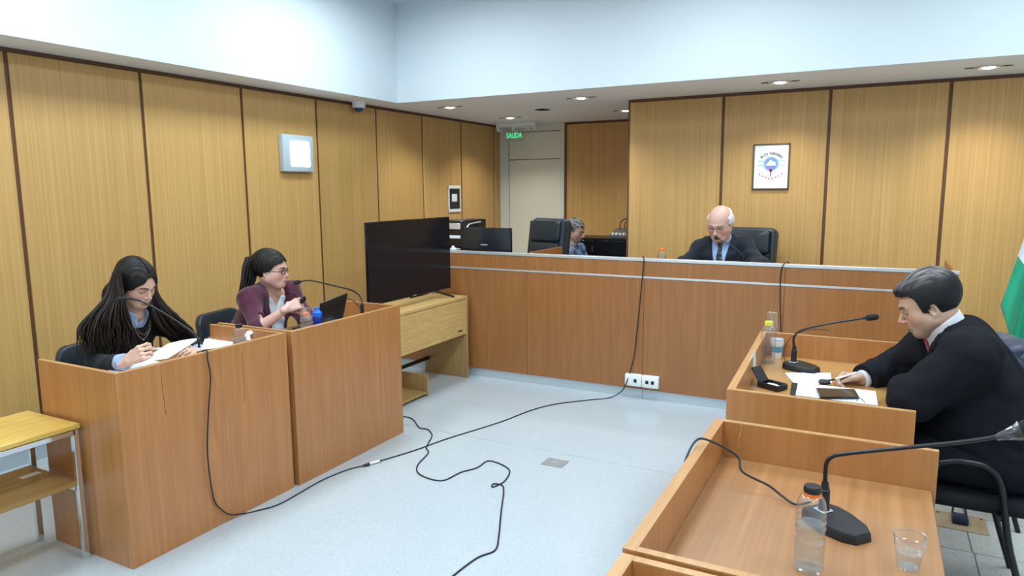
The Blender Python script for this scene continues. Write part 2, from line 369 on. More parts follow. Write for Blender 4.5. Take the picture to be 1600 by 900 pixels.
bm = bmesh.new(); lathe(bm, [(0, 0), (.062, 0), (.064, -.045), (.055, -.06), (0, -.06)], (-4.49, 5.40, ZS), 32); obj('housing', bm, M['plasticw'], t)
bm = bmesh.new(); lathe(bm, [(.045, -.058), (.042, -.075), (.028, -.092), (0, -.1)], (-4.49, 5.40, ZS), 28); obj('dome', bm, plain('dark_blue_dome', (.02, .05, .12), .08), t)
m_emit = plain('lit_panel', (1, 1, 1), .4, emit=(.97, .99, 1), es=5)
t = thing('wall_lamp', 'square white wall lamp with a glowing square on the left wall', 'light', (XW, 4.58, 1.82))
bm = bmesh.new(); y0, y1, z0, z1 = 4.425, 4.785, 1.815, 2.13
bx(bm, (XW, y0, z0), (XW+.055, y1, z1), .008); obj('housing', bm, plain('grey_lamp_housing', (.50, .60, .66), .4), t)
bm = bmesh.new(); bx(bm, (XW+.05, y0+.085, z0+.045), (XW+.064, y1-.055, z1-.055), .012); obj('glowing_panel', bm, m_emit, t)
t = thing('wall_notice', 'narrow dark notice board with a small paper slip on the far left wall', 'notice', (XW, 7.2, 1.39))
box_part('board', (XW, 7.065, 1.395), (XW+.012, 7.31, 1.70), M['black'], t)
for z in (1.385, 1.665): box_part('rail', (XW, 7.055, z), (XW+.016, 7.32, z+.035), M['plasticw'], t)
box_part('rail', (XW, 7.055, 1.40), (XW+.014, 7.072, 1.69), M['plasticw'], t)
box_part('rail', (XW, 7.303, 1.40), (XW+.014, 7.32, 1.69), M['plasticw'], t)
box_part('paper_slip', (XW+.013, 7.12, 1.51), (XW+.0145, 7.235, 1.60), M['paper'], t, 0)
# crest frame
x0, x1, z0, z1 = -1.028, -.722, 1.634, 2.033
t = thing('framed_crest', 'framed white print of the RIO NEGRO crest on the wall behind the judge', 'picture', (-.875, YJ, 1.634))
bm = bmesh.new(); f = .012
for lo, hi in (((x0, z0), (x1, z0+f)), ((x0, z1-f), (x1, z1)), ((x0, z0), (x0+f, z1)), ((x1-f, z0), (x1, z1))):
    bx(bm, (lo[0], YJ-.022, lo[1]), (hi[0], YJ+.001, hi[1]), .002)
obj('frame', bm, plain('bronze_frame', (.16, .11, .07), .35, .6), t)
box_part('print', (x0+.01, YJ-.014, z0+.01), (x1-.01, YJ, z1-.01), M['paper'], t, 0)
def flat(name, poly, c, y=YJ-.0155):
    bm = bmesh.new(); cx, cz = -.875, 1.835
    if isinstance(poly[0][0], (int, float)): poly = [poly]
    for p in poly: bm.faces.new([bm.verts.new((cx+a, y, cz+b)) for a, b in p])
    obj(name, bm, plain(name+'_ink', c, .6), t, smooth=False)
circ = lambda r, cx=0, cz=0, n=32, a0=0, a1=2*PI: [(cx+r*math.cos(a0+(a1-a0)*k/n), cz+r*math.sin(a0+(a1-a0)*k/n)) for k in range(n)]
flat('emblem_bars', [[(-.108, .040), (.112, .040), (.112, .056), (-.108, .056)], [(-.108, .004), (.112, .004), (.112, .019), (-.108, .019)]], (.42, .68, .82), YJ-.0150)
flat('emblem_wreath', circ(.066, 0, .022), (.36, .58, .55), YJ-.0154)
flat('emblem_disc', circ(.056, 0, .022), (.20, .31, .62), YJ-.0158)
flat('emblem_water', circ(.046, 0, .014, 24, PI, 2*PI)+[(.046, .012)], (.22, .24, .60), YJ-.0162)
flat('emblem_mountain', [(-.05, .008), (-.02, .042), (-.005, .062), (.012, .045), (.034, .038), (.042, .008)], (.72, .82, .95), YJ-.0166)
flat('emblem_torch', [[(-.004, -.09), (.003, -.09), (.006, -.045), (.012, -.032), (.002, -.026), (-.008, -.036)], circ(.014, -.002, -.03, 14)], (.45, .10, .22), YJ-.0170)
flat('emblem_ribbon', [circ(.0068, -.092+.184*k/7, -.062-.040*math.sin(PI*(k+.35)/7.7)-(.004 if k in (3, 4) else 0), 10) for k in range(8)], (.50, .10, .22), YJ-.0160)
for k, ch in enumerate('RIO NEGRO'):
    if ch == ' ': continue
    a = math.radians(90+42-84*k/8); R = .118
    bm = text_mesh(ch, .030, .0004, .0010)
    bm.transform(Matrix.Translation((-.875+R*math.cos(a), YJ-.0155, 1.835-.005+R*math.sin(a)*1.0)) @ Matrix.Rotation(PI/2, 4, 'X') @ Matrix.Rotation(a-PI/2, 4, 'Z'))
    obj('letter', bm, M['black'], t, smooth=False)
# ------------------------------------------------------------------ survey helpers: a pixel of the photograph taken onto a real plane of the room
def _ray(px, py): return cf*FPX + cr_*(px-800) + cu*(450-py)
CP = Vector((0, 0, CAMZ))
def atz(px, py, z): d = _ray(px, py); return CP + d*((z-CAMZ)/d.z)
def aty(px, py, y): d = _ray(px, py); return CP + d*(y/d.y)
def atx(px, py, x): d = _ray(px, py); return CP + d*(x/d.x)

# ------------------------------------------------------------------ judge's bench
BX0, BX1, BY = -3.95, .469, 5.21
t = thing('judge_bench', 'long wooden judge\'s bench with two steel strips along its front', 'bench', (-1.7, BY, 0))
box_part('skirting', (BX0, BY+.012, 0), (-1.585, BY+.03, .075), M['basemetal'], t, 0)
box_part('skirting', (-1.582, BY+.012, 0), (BX1, BY+.03, .075), M['basemetal'], t, 0)
seams = [BX0, -3.62, -2.602, -1.584, -.566, BX1]
for a, b in zip(seams, seams[1:]):
    box_part('front_panel', (a+.0012, BY, .077), (b-.0012, BY+.03, .962), M['bench'], t, .001)
    box_part('upper_panel', (a+.0012, BY, .978), (b-.0012, BY+.03, 1.094), M['bench'], t, .001)
box_part('steel_strip', (BX0, BY-.003, .9625), (BX1, BY+.03, .9775), M['steel'], t, .0005, label='thin brushed steel strip')
box_part('steel_cap', (BX0, BY-.004, 1.0945), (BX1+.002, BY+.05, 1.117), M['steel'], t, .002, label='steel cap rail')
box_part('end_panel', (BX1-.028, BY+.031, 0), (BX1, 5.96, 1.117), M['bench'], t, .001)
box_part('end_panel', (BX0, BY+.031, 0), (BX0+.028, 5.96, 1.117), M['bench'], t, .001)
box_part('partition', (-2.60, BY+.051, .18), (-2.575, 5.90, 1.125), M['bench'], t, .001)
box_part('worktop', (BX0+.028, BY+.031, .905), (BX1-.028, 5.74, .93), M['desktop'], t, .001)
struct('trim_5', (BX0+.03, BY+.032, 0), (BX1+.4, YJ-.01, .17), M['terrazzo']).name = 'floor_platform'
struct('trim_6', (BX0+.03, YJ-.012, 0), (XJ-.01, YR-.02, .17), M['terrazzo']).name = 'floor_platform'

# socket box on the bench front
t = thing('socket_box', 'white double socket box low on the front of the judge\'s bench', 'socket', (-1.57, BY, .15))
s0 = aty(977, 600, BY-.03).x; s1 = aty(1029, 600, BY-.03).x; mid = (s0+s1)/2
for a, b in ((s0, mid-.002), (mid+.002, s1)): box_part('housing', (a, BY-.045, .105), (b, BY, .20), M['plasticw'], t, .006)
for u in (s0+.085, mid+.045, mid+.09): box_part('socket', (u-.012, BY-.048, .138), (u+.012, BY-.040, .165), M['black'], t, .001)

# ------------------------------------------------------------------ counsel desks (three-sided, with a top set below the rim)
def counsel_desk(label, xf, xb, y0, y1, sgn, hz=.885, surf=.765, fth=.03, top='desktop', group=None):
    """xf = outer face of the front, xb = back edge; sgn = +1 when the seat is on +x"""
    t = thing('counsel_desk', label, 'desk', ((xf+xb)/2, (y0+y1)/2, 0), group)
    a, b = sorted((xf, xf+sgn*fth)); box_part('front_panel', (a, y0, 0), (b, y1, hz), M['desk'], t, .0015)
    fi = xf+sgn*fth
    for s, (p, q) in enumerate(((y0, y0+.022), (y1-.022, y1))):
        a, b = sorted((fi, xb)); box_part('side_panel', (a, p, 0), (b, q, hz), M['desk'], t, .0012)
    a, b = sorted((fi, xb-sgn*.012)); box_part('desktop', (a, y0+.023, surf-.025), (b, y1-.023, surf), M[top], t, .0012)
    # light edge bands along the rims
    bm = bmesh.new(); a, b = sorted((xf+sgn*.0005, fi-sgn*.0005)); bx(bm, (a, y0+.0005, hz), (b, y1-.0005, hz+.0015))
    a, b = sorted((fi, xb))
    for p, q in ((y0, y0+.022), (y1-.022, y1)): bx(bm, (a, p+.0005, hz), (b, q-.0005, hz+.0015))
    obj('edge_band', bm, M['edge'], t)
    a, b = sorted((fi, fi+sgn*.02))
    box_part('inner_rail', (a, y0+.022, .10), (b, y1-.022, .16), M['desk'], t, .001)
    return t
counsel_desk('left-hand wooden counsel desk in front of the woman in the black jumper', -2.822, -3.405, 1.76, 2.722, -1, group='wooden counsel desks')
counsel_desk('left-hand wooden counsel desk in front of the woman in the maroon blazer', -2.812, -3.405, 2.752, 3.73, -1, group='wooden counsel desks')
counsel_desk('right-hand wooden counsel desk where the man in black writes', -.48, .15, 2.675, 3.885, 1, top='desktop2', group='wooden counsel desks')
for o in bpy.data.objects['counsel_desk.002'].children:      # its front runs a little askew to the room
    w0 = WORLD['counsel_desk.002']
    for v in o.data.vertices: v.co.x += -.042*(v.co.y+w0.y-2.675)*min(1, max(0, (.15-(v.co.x+w0.x))/.63))
counsel_desk('right-hand wooden counsel desk with the bottle, plastic cup and nearest microphone', -.447, .194, 1.35, 2.312, 1, top='desktop', group='wooden counsel desks')
counsel_desk('right-hand wooden counsel desk cut off at the bottom edge of the picture', -.442, .194, .37, 1.332, 1, top='desktop', group='wooden counsel desks')

def hairline(parent, name, pts, m, r=.0011):
    bm = bmesh.new(); tube(bm, smoothpath(pts, 4), r, 5); obj(name, bm, m, parent)
d1 = bpy.data.objects['counsel_desk']; dark = plain('dark_crack', (.06, .02, .008), .8)
hairline(d1, 'veneer_crack', [atx(a, b, -2.8218) for a, b in ((251, 570), (253, 600), (257, 630), (259, 648))], dark)
hairline(d1, 'veneer_crack', [atx(a, b, -2.8218) for a, b in ((377, 551), (380, 585), (382, 628))], dark, .0009)
d4 = bpy.data.objects['counsel_desk.003']
hairline(d4, 'scratch', [aty(a, b, 2.2898) for a, b in ((1158, 661), (1157, 675), (1154, 686), (1155, 699))], plain('pale_scratch', (.62, .45, .28), .7), .0009)

# ------------------------------------------------------------------ television desk and television
t = thing('television_desk', 'light oak desk under the television beside the judge\'s bench', 'desk', (-3.37, 4.6, 0))
TX, TY0, TY1, TZ = -3.145, 3.98, 5.15, .735
box_part('desktop', (-3.60, TY0, TZ-.025), (TX-.004, TY1-.025, TZ), M['oak'], t, .002)
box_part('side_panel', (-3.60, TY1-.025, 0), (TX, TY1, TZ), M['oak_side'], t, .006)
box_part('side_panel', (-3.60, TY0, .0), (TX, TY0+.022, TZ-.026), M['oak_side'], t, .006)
box_part('front_panel', (TX-.022, TY0+.024, .40), (TX-.004, TY1-.027, TZ-.030), M['oak'], t, .0015)
box_part('keyhole_plate', (TX-.004, TY1-.16, .435), (TX-.002, TY1-.10, .447), M['black'], t, 0)
bm = bmesh.new(); tube(bm, [(-3.56, TY0+.02, .14), (-3.56, TY1-.03, .14)], .018, 8); obj('foot_rail', bm, M['blackmetal'], t)
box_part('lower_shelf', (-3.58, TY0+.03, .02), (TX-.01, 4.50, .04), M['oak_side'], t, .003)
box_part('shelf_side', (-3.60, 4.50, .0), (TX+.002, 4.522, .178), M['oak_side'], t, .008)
t = thing('television', 'large black flat television standing on the oak desk', 'television', (-3.31, 4.56, TZ))
box_part('housing', (-3.318, 4.00, .80), (-3.306, 5.125, 1.42), M['blackg'], t, .002)
box_part('rear_housing', (-3.365, 4.20, .82), (-3.318, 4.93, 1.18), M['black'], t, .006)
scr = plain('dark_screen', (.012, .011, .014), .16, spec=.22)
box_part('screen', (-3.306, 4.008, .815), (-3.300, 5.117, 1.413), scr, t, .001)
box_part('bottom_bezel', (-3.306, 4.008, .800), (-3.297, 5.117, .814), M['blackg'], t, .001)
box_part('logo', (-3.2965, 4.555, .805), (-3.296, 4.60, .810), M['steel'], t, 0)
for y in (4.12, 4.90):
    bm = bmesh.new(); tube(bm, smoothpath([(-3.52, y-.09, TZ+.007), (-3.42, y-.01, TZ+.03), (-3.33, y, TZ+.066), (-3.27, y+.035, TZ+.04), (-3.19, y+.10, TZ+.007)], 6), .009, 8)
    obj('stand_foot', bm, M['blackg'], t)

# ------------------------------------------------------------------ side table at the left edge
t = thing('side_table', 'low table with yellow wood top, chrome legs and lower shelf at the left edge', 'table', (-3.29, 1.3, 0))
SY0, SY1, SX0, SX1, SZ = .72, 1.745, -3.50, -3.09, .635
box_part('tabletop', (SX0, SY0, SZ-.022), (SX1, SY1, SZ), M['pine'], t, .003)
box_part('shelf', (SX0+.01, SY0+.03, .352), (SX1-.012, SY1-.022, .374), M['pine2'], t, .002)
def sq(a, b, r=.0125):
    bm = bmesh.new(); lo = [min(p, q)-r for p, q in zip(a, b)]; hi = [max(p, q)+r for p, q in zip(a, b)]; bx(bm, lo, hi, .002); return bm
for x in (SX0+.03, SX1-.016):
    for y in (SY0+.03, SY1-.02): obj('leg', sq((x, y, .0125), (x, y, SZ-.036)), M['chrome'], t)
bm = bmesh.new()
for x in (SX0+.03, SX1-.016): merge(bm, sq((x, SY0+.045, SZ-.036), (x, SY1-.035, SZ-.036)))
for y in (SY0+.03, SY1-.02): merge(bm, sq((SX0+.045, y, SZ-.036), (SX1-.03, y, SZ-.036)))
for y in (SY0+.03, SY1-.02): merge(bm, sq((SX0+.045, y, .338), (SX1-.03, y, .338)))
obj('rail', bm, M['chrome'], t)
box_part('label_sticker', (SX0+.12, SY1-.13, .3745), (SX0+.16, SY1-.05, .3748), M['plasticw'], t, 0)

# ------------------------------------------------------------------ floor plate, floor cover with plug
t = thing('floor_box', 'square grey floor box lid set in the white floor', 'floor box', (-1.66, 3.70, 0))
bm = bmesh.new(); bx(bm, (-1.73, 3.645, -.001), (-1.592, 3.76, .004), .0015); obj('lid', bm, plain('grey_floor_lid', (.30, .31, .32), .5, .2, var=.1), t)
bm = bmesh.new(); bx(bm, (-1.675, 3.70, .004), (-1.645, 3.71, .006)); obj('latch', bm, M['steel'], t)
t = thing('floor_socket', 'worn tan floor cover with a dark blue plug under the man\'s chair', 'floor box', (.44, 3.91, 0))
bm = bmesh.new(); bx(bm, (.335, 3.815, -.001), (.555, 4.01, .004), .001); obj('cover', bm, plain('tan_cover', (.42, .31, .19), .6, var=.35, bscale=14), t)
for x in (.352, .537): 
    bm = bmesh.new(); lathe(bm, [(0, .006), (.006, .006), (.006, .003)], (x, 3.985, 0), 10); obj('screw', bm, M['blackmetal'], t)
bm = bmesh.new(); bx(bm, (.405, 3.87, .004), (.475, 3.945, .04), .008); obj('plug', bm, plain('dark_blue_plastic', (.01, .02, .06), .4), t)
bm = bmesh.new(); tube(bm, smoothpath([(.41, 3.94, .03), (.42, 3.97, .09), (.45, 3.97, .10), (.47, 3.93, .03)], 6), .005, 8); obj('plug_cable', bm, M['cable'], t)

# ------------------------------------------------------------------ microphones
def gooseneck(t, pts, r0=.006, r1=.0038, head=(.011, .055), wind=True):
    P = smoothpath(pts, 8); L = len(P)
    bm = bmesh.new(); tube(bm, P, [r0+(r1-r0)*i/(L-1) for i in range(L)], 10); obj('gooseneck', bm, M['blackmetal'], t)
    d = (P[-1]-P[-3]).normalized(); u, v, d = frame_of(d); R = Matrix((u, v, d)).transposed()
    hr, hl = head; bm = bmesh.new()
    lathe(bm, [(0, -.012), (.0048, -.012), (.0055, 0), (hr*.85, .006), (hr, .014), (hr, hl*.72), (hr*.8, hl*.93), (0, hl)], P[-1], 18, R)
    obj('foam_head', bm, plain('foam_windscreen', (.014, .015, .018), .95, bump=.8, bscale=900), t)
    return P
def collar(t, c, h, r=.0125):
    bm = bmesh.new(); lathe(bm, [(0, 0), (r*1.05, 0), (r*1.05, .004), (r, .006), (r*.95, h*.72), (r*.8, h*.74), (r*.62, h), (0, h)], c, 18); obj('collar', bm, M['black'], t)
def mic_base(t, c, ang, L=.165, W=.10, H=.03):
    """wedge-shaped base, blunt at the collar end, tapering to a nose"""
    poly = [(-.035, -W*.36), (-.035, W*.36), (0, W*.48), (.045, W*.5), (L*.62, W*.40), (L-.035, W*.22), (L-.035, -W*.22), (L*.62, -W*.40), (.045, -W*.5), (0, -W*.48)]
    bm = bmesh.new(); a = [bm.verts.new((x, y, 0)) for x, y in poly]; b = [bm.verts.new((x*.985, y*.98, H*(1-.32*max(0, x)/L)*.8)) for x, y in poly]
    cc = [bm.verts.new((x*.95+.002, y*.9, H*(1-.32*max(0, x)/L))) for x, y in poly]
    n = len(poly)
    bm.faces.new(a[::-1]); bm.faces.new(cc)
    for p, q in ((a, b), (b, cc)):
        for k in range(n): bm.faces.new((p[k], p[(k+1) % n], q[(k+1) % n], q[k]))
    bm.transform(Matrix.Translation(c) @ Matrix.Rotation(ang, 4, 'Z')); obj('base', bm, M['black'], t)
    bm = bmesh.new(); bx(bm, (-.019, -.018, H-.002), (.017, .018, H+.001), .001); bm.transform(Matrix.Translation(c) @ Matrix.Rotation(ang, 4, 'Z')); obj('label_plate', bm, M['steel'], t)
DS = .765
# nearest microphone
c = atz(1287, 796, DS+.034); c.z = DS
t = thing('desk_microphone', 'gooseneck microphone with a wedge base beside the black-capped bottle, nearest the camera', 'microphone', c, 'gooseneck microphones')
mic_base(t, c, math.radians(-40), .165, .115, .034)
collar(t, (c.x, c.y, DS+.034), .078, .014)
P = gooseneck(t, [(c.x, c.y, DS+.10)]+[aty(px, py, c.y) for px, py in ((1291, 726), (1300, 714), (1322, 709), (1400, 701), (1500, 691), (1560, 682), (1592, 675))], .0058, .0048, (.024, .075))
bm = bmesh.new(); d = (P[-1]-P[-4]).normalized(); u, v, d = frame_of(d)
bmw = []; 
for k, (l, r) in enumerate(((-.048, .006), (-.035, .0095), (-.022, .0125), (-.008, .015), (.006, .022))):
    ring = [bm.verts.new(P[-1]+d*l+(u*math.cos(2*PI*i/16)+v*math.sin(2*PI*i/16))*(r*(1+.22*math.sin(3*i+k*2)))) for i in range(16)]; bmw.append(ring)
for a, b in zip(bmw, bmw[1:]):
    for i in range(16): bm.faces.new((a[i], a[(i+1) % 16], b[(i+1) % 16], b[i]))
m_wrap = clear('plastic_wrap', (.75, .77, .8), .15, 1.0)
obj('plastic_wrap', bm, m_wrap, t)
# man's microphone
c = atz(1240, 565, DS+.034); c.z = DS
t = thing('desk_microphone', 'gooseneck microphone with a wedge base on the writing man\'s desk', 'microphone', c, 'gooseneck microphones')
mic_base(t, c, math.radians(-24), .16, .115, .034)
collar(t, (c.x, c.y, DS+.034), .08, .0135)
P = gooseneck(t, [(c.x, c.y, DS+.11)]+[aty(px, py, c.y) for px, py in ((1240, 530), (1246, 520), (1262, 513), (1300, 505), (1345, 498), (1352, 497))], .0055, .0042, (.0145, .058))
bm = bmesh.new(); tube(bm, smoothpath([(c.x-.02, c.y-.03, DS+.01), (c.x-.045, c.y-.02, DS+.07), (c.x-.02, c.y, DS+.15), (c.x+.06, c.y+.02, DS+.195), (c.x+.15, c.y+.08, DS+.19)], 6), .0016, 6); obj('thin_wire', bm, M['cable'], t)
# woman 1 microphone, standing on the top just behind the front panel
c = Vector((-2.905, 2.19, DS))
t = thing('desk_microphone', 'gooseneck microphone curving in front of the long-haired woman\'s face', 'microphone', c, 'gooseneck microphones')
mic_base(t, c, math.radians(165), .15, .09, .03)
c2 = atx(311, 548, c.x)
bm = bmesh.new(); tube(bm, [(c2.x, c2.y, DS+.02), (c2.x, c2.y, c2.z-.005)], .012, 14); obj('collar', bm, M['black'], t)
G = [(311, 543, -2.905), (310, 532, -2.905), (303, 521, -2.93), (285, 508, -2.99), (262, 493, -3.06), (240, 480, -3.13), (222, 471, -3.19), (206, 467, -3.24), (197, 467, -3.27)]
gooseneck(t, [atx(a, b, x) for a, b, x in G], .0055, .0042, (.0135, .052))
# woman 2 microphone
c = Vector((-2.93, 3.47, DS))
t = thing('desk_microphone', 'gooseneck microphone reaching to the woman in the maroon blazer', 'microphone', c, 'gooseneck microphones')
mic_base(t, c, math.radians(170), .15, .09, .03)
c2 = atx(566, 487, c.x)
bm = bmesh.new(); tube(bm, [(c2.x, c2.y, DS+.02), (c2.x, c2.y, atx(566, 475, c.x).z)], .012, 14); obj('collar', bm, M['black'], t)
G = [(566, 474, -2.93), (563, 464, -2.95), (556, 457, -2.98), (545, 452, -3.0), (520, 446, -3.05), (495, 440, -3.10), (482, 438, -3.13), (470, 440, -3.16)]
gooseneck(t, [atx(a, b, x) for a, b, x in G], .0055, .0042, (.0135, .045))
# judge microphone
t = thing('desk_microphone', 'thin gooseneck microphone in front of the judge\'s tie', 'microphone', (-.96, 5.36, .93), 'gooseneck microphones')
bm = bmesh.new(); bx(bm, (-1.00, 5.33, .93), (-.92, 5.40, .955), .008); obj('base', bm, M['black'], t)
q = aty(1161, 404, 5.36)
gooseneck(t, [(q.x, 5.36, .955), (q.x, 5.36, 1.05)]+[aty(a, b, y) for a, b, y in ((1161, 403, 5.36), (1157, 395, 5.37), (1145, 385, 5.39), (1132, 378, 5.41), (1122, 373, 5.42))], .004, .0032, (.013, .03))

# ------------------------------------------------------------------ bottles and cups
m_water = clear('water', (.90, .94, .95), .02, .8)
def ribbed(c, t, H, R, neck, ribs, z0=.0, water=.5, cap=None, capr=.0, ring=None, waist=None):
    x, y, z = c; prof = [(0, .004), (R*.7, .003), (R*.9, .0), (R, .008)]
    zb = .02*H/.2
    n = 40; body = H*.70
    for i in range(n+1):
        s = i/n; zz = .01+s*(body-.01); r = R
        if waist and waist[0] < s < waist[1]: r = R*(1-.10*math.sin(PI*(s-waist[0])/(waist[1]-waist[0])))
        if ribs and ribs[0] < s < ribs[1]: r *= 1+.035*math.sin(2*PI*ribs[2]*(s-ribs[0])/(ribs[1]-ribs[0]))
        prof.append((r, zz))
    for i in range(1, 9):
        s = i/8; prof.append((neck+(R-neck)*math.cos(s*PI/2)**.9 if s < 1 else neck, body+(H*.90-body)*math.sin(s*PI/2)))
    prof += [(neck, H*.95)]
    bm = bmesh.new(); lathe(bm, prof, c, 32); obj('bottle_body', bm, M['clear'], t)
    if water:
        wp = [(0, .006)]+[(r*.965, zz+.001) for r, zz in prof[3:] if zz < H*water]; wp.append((0, wp[-1][1]))
        bm = bmesh.new(); lathe(bm, wp, c, 32); obj('water', bm, m_water, t)
    if ring: bm = bmesh.new(); lathe(bm, [(neck, H*.885), (neck*1.22, H*.885), (neck*1.22, H*.93), (neck, H*.93)], c, 28); obj('cap_ring', bm, ring, t)
    if cap:
        z1 = H*(.93 if ring else .90)
        bm = bmesh.new(); lathe(bm, [(0, z1), (capr, z1), (capr*1.02, z1+.003), (capr, H-.003), (capr*.93, H), (0, H)], c, 28); obj('cap', bm, cap, t)
m_bcap = plain('black_cap', (.010, .014, .016), .35); m_ocap = plain('orange_cap', (.85, .20, .03), .4); m_ycap = plain('yellow_cap', (.80, .74, .03), .4)
def bottle(name_label, c, H, R, neck, cap, capr, grp='clear drink bottles', **kw):
    t = thing('plastic_bottle', name_label, 'bottle', c, grp); ribbed(c, t, H, R, neck, kw.pop('ribs', (.5, .85, 3)), cap=cap, capr=capr, **kw); return t
def cup(t_or_label, c, H, r0, r1, flip=False, mat='clear', rim=True, water=0, group=None):
    t = thing('plastic_cup', t_or_label, 'cup', c, group)
    R = Matrix.Rotation(PI, 3, 'X') if flip else None; cc = (c[0], c[1], c[2]+(H if flip else 0))
    bm = bmesh.new(); lathe(bm, [(0, .003), (r0*.9, .003), (r0, 0), (r0+(r1-r0)*.12, H*.12), (r0+(r1-r0)*.7, H*.70), (r1*.97, H*.72), (r1, H)], cc, 32, R); obj('cup_wall', bm, M[mat] if isinstance(mat, str) else mat, t)
    if rim:
        bm = bmesh.new(); lathe(bm, [(r1*.985, H-.002), (r1*1.05, H-.003), (r1*1.07, H), (r1*1.05, H+.003), (r1*.985, H+.002), (r1*.985, H-.002)], cc, 32, R); obj('rim', bm, M['clearlid'], t)
    if water:
        bm = bmesh.new(); q = water/H; lathe(bm, [(0, .004), (r0*.93, .004), ((r0+(r1-r0)*q)*.96, water), (0, water)], cc, 32); obj('water', bm, m_water, t)
    return t
c = atz(1262, 893, DS); c = Vector((c.x, c.y+.012, DS))
bottle('clear ribbed bottle with black cap and orange ring beside the nearest microphone', c, .205, .033, .0165, m_bcap, .0195, ring=m_ocap, water=.56, ribs=(.58, .92, 3), waist=(.48, .64))
c = atz(1419, 893, DS); cup('small clear plastic cup of water on the nearest full desk', Vector((c.x, c.y+.02, DS)), .078, .024, .034, water=.04, group='clear plastic cups')
c = atz(1198, 569, DS); c = Vector((c.x, c.y+.02, DS))
bottle('tall clear ribbed bottle with yellow cap on the writing man\'s desk', c, .218, .036, .016, m_ycap, .020, water=.06, ribs=(.1, .95, 8), waist=(.4, .6))
cup('clear cup upside down over the yellow-capped bottle', Vector((c.x+.012, c.y+.004, DS+.178)), .085, .026, .032, flip=True, group='clear plastic cups')
m_cupw, nt, b = new_mat('white_cup_blue_band'); g = N(nt, 'ShaderNodeNewGeometry'); s = N(nt, 'ShaderNodeSeparateXYZ'); nt.links.new(g.outputs['Position'], s.inputs[0])
r = N(nt, 'ShaderNodeMapRange'); r.inputs[1].default_value = DS+.02; r.inputs[2].default_value = DS+.065; nt.links.new(s.outputs[2], r.inputs[0])
k = N(nt, 'ShaderNodeValToRGB'); k.color_ramp.interpolation = 'CONSTANT'; e = k.color_ramp.elements; e[0].color = (.8, .83, .85, 1); e[1].position = .25; e[1].color = (.10, .38, .62, 1); q = k.color_ramp.elements.new(.95); q.color = (.8, .83, .85, 1)
nt.links.new(r.outputs[0], k.inputs[0]); nt.links.new(k.outputs[0], b.inputs['Base Color'])
c = atz(1208, 560, DS); cup('white plastic cup with a blue band behind the yellow-capped bottle', Vector((c.x+.012, c.y+.03, DS)), .10, .024, .034, mat=m_cupw)
# left desks
c = atx(374, 520, -3.0); bottle('short clear bottle with black cap on the long-haired woman\'s desk', Vector((-3.0, c.y, DS)), .182, .036, .015, m_bcap, .0175, water=.6, ribs=(.2, .8, 4))
c = atx(478, 500, -3.0); c = Vector((-3.0, c.y, DS))
bottle('clear bottle with orange cap on the desk of the woman in maroon', c, .165, .034, .015, m_ocap, .0185, water=.5, ribs=(.2, .8, 4))
cup('clear cup upside down over the orange-capped bottle', Vector((c.x, c.y, DS+.118)), .075, .027, .033, flip=True, group='clear plastic cups')
c = atx(494, 495, -3.0); c = Vector((-3.0, c.y+.01, DS))
t = thing('drink_bottle', 'blue sports bottle beside the laptop', 'bottle', c)
m_blue = plain('translucent_blue', (.01, .05, .42), .12); m_blue.node_tree.nodes['Principled BSDF'].inputs['Transmission Weight'].default_value = .45
m_bluecap = plain('blue_cap', (.01, .15, .80), .35)
bm = bmesh.new(); lathe(bm, [(0, 0), (.034, 0), (.036, .008), (.034, .05), (.027, .085), (.031, .12), (.024, .132), (0, .132)], c, 28); obj('bottle_body', bm, m_blue, t)
bm = bmesh.new(); lathe(bm, [(0, .130), (.029, .130), (.029, .152), (.02, .158), (.016, .17), (.016, .182), (0, .185)], c, 28); obj('cap', bm, m_bluecap, t)
c = aty(1034, 403, 5.42); c = Vector((c.x, 5.42, .93)); bottle('orange-capped bottle standing behind the judge\'s bench rail', c, .255, .034, .015, m_ocap, .020, water=.8, ribs=(.2, .95, 5))

# ------------------------------------------------------------------ papers, phone, laptop, small things
def sheet(name, label, cat, corners, thick=.002, m='paper', group=None, curl=0):
    """corners in world, counter-clockwise; a slightly bowed sheet or stack"""
    A, B, C_, D = [Vector(p) for p in corners]; n = 8; bm = bmesh.new(); top = []; bot = []
    for i in range(n+1):
        ra, rb = [], []
        for j in range(n+1):
            u, v = i/n, j/n; p = A*(1-u)*(1-v)+B*u*(1-v)+C_*u*v+D*(1-u)*v
            p = p + Vector((0, 0, curl*math.sin(PI*u)*.6 + curl*(v-.5)**2))
            ra.append(bm.verts.new(p+Vector((0, 0, thick)))); rb.append(bm.verts.new(p))
        top.append(ra); bot.append(rb)
    for i in range(n):
        for j in range(n):
            bm.faces.new((top[i][j], top[i+1][j], top[i+1][j+1], top[i][j+1])); bm.faces.new((bot[i][j], bot[i][j+1], bot[i+1][j+1], bot[i+1][j]))
    for i in range(n):
        bm.faces.new((top[i][0], bot[i][0], bot[i+1][0], top[i+1][0])); bm.faces.new((top[i][n], top[i+1][n], bot[i+1][n], bot[i][n]))
        bm.faces.new((top[0][i], top[0][i+1], bot[0][i+1], bot[0][i])); bm.faces.new((top[n][i], bot[n][i], bot[n][i+1], top[n][i+1]))
    loc = (A+B+C_+D)/4
    return solo(name, bm, M[m] if isinstance(m, str) else m, label, cat, loc, group)
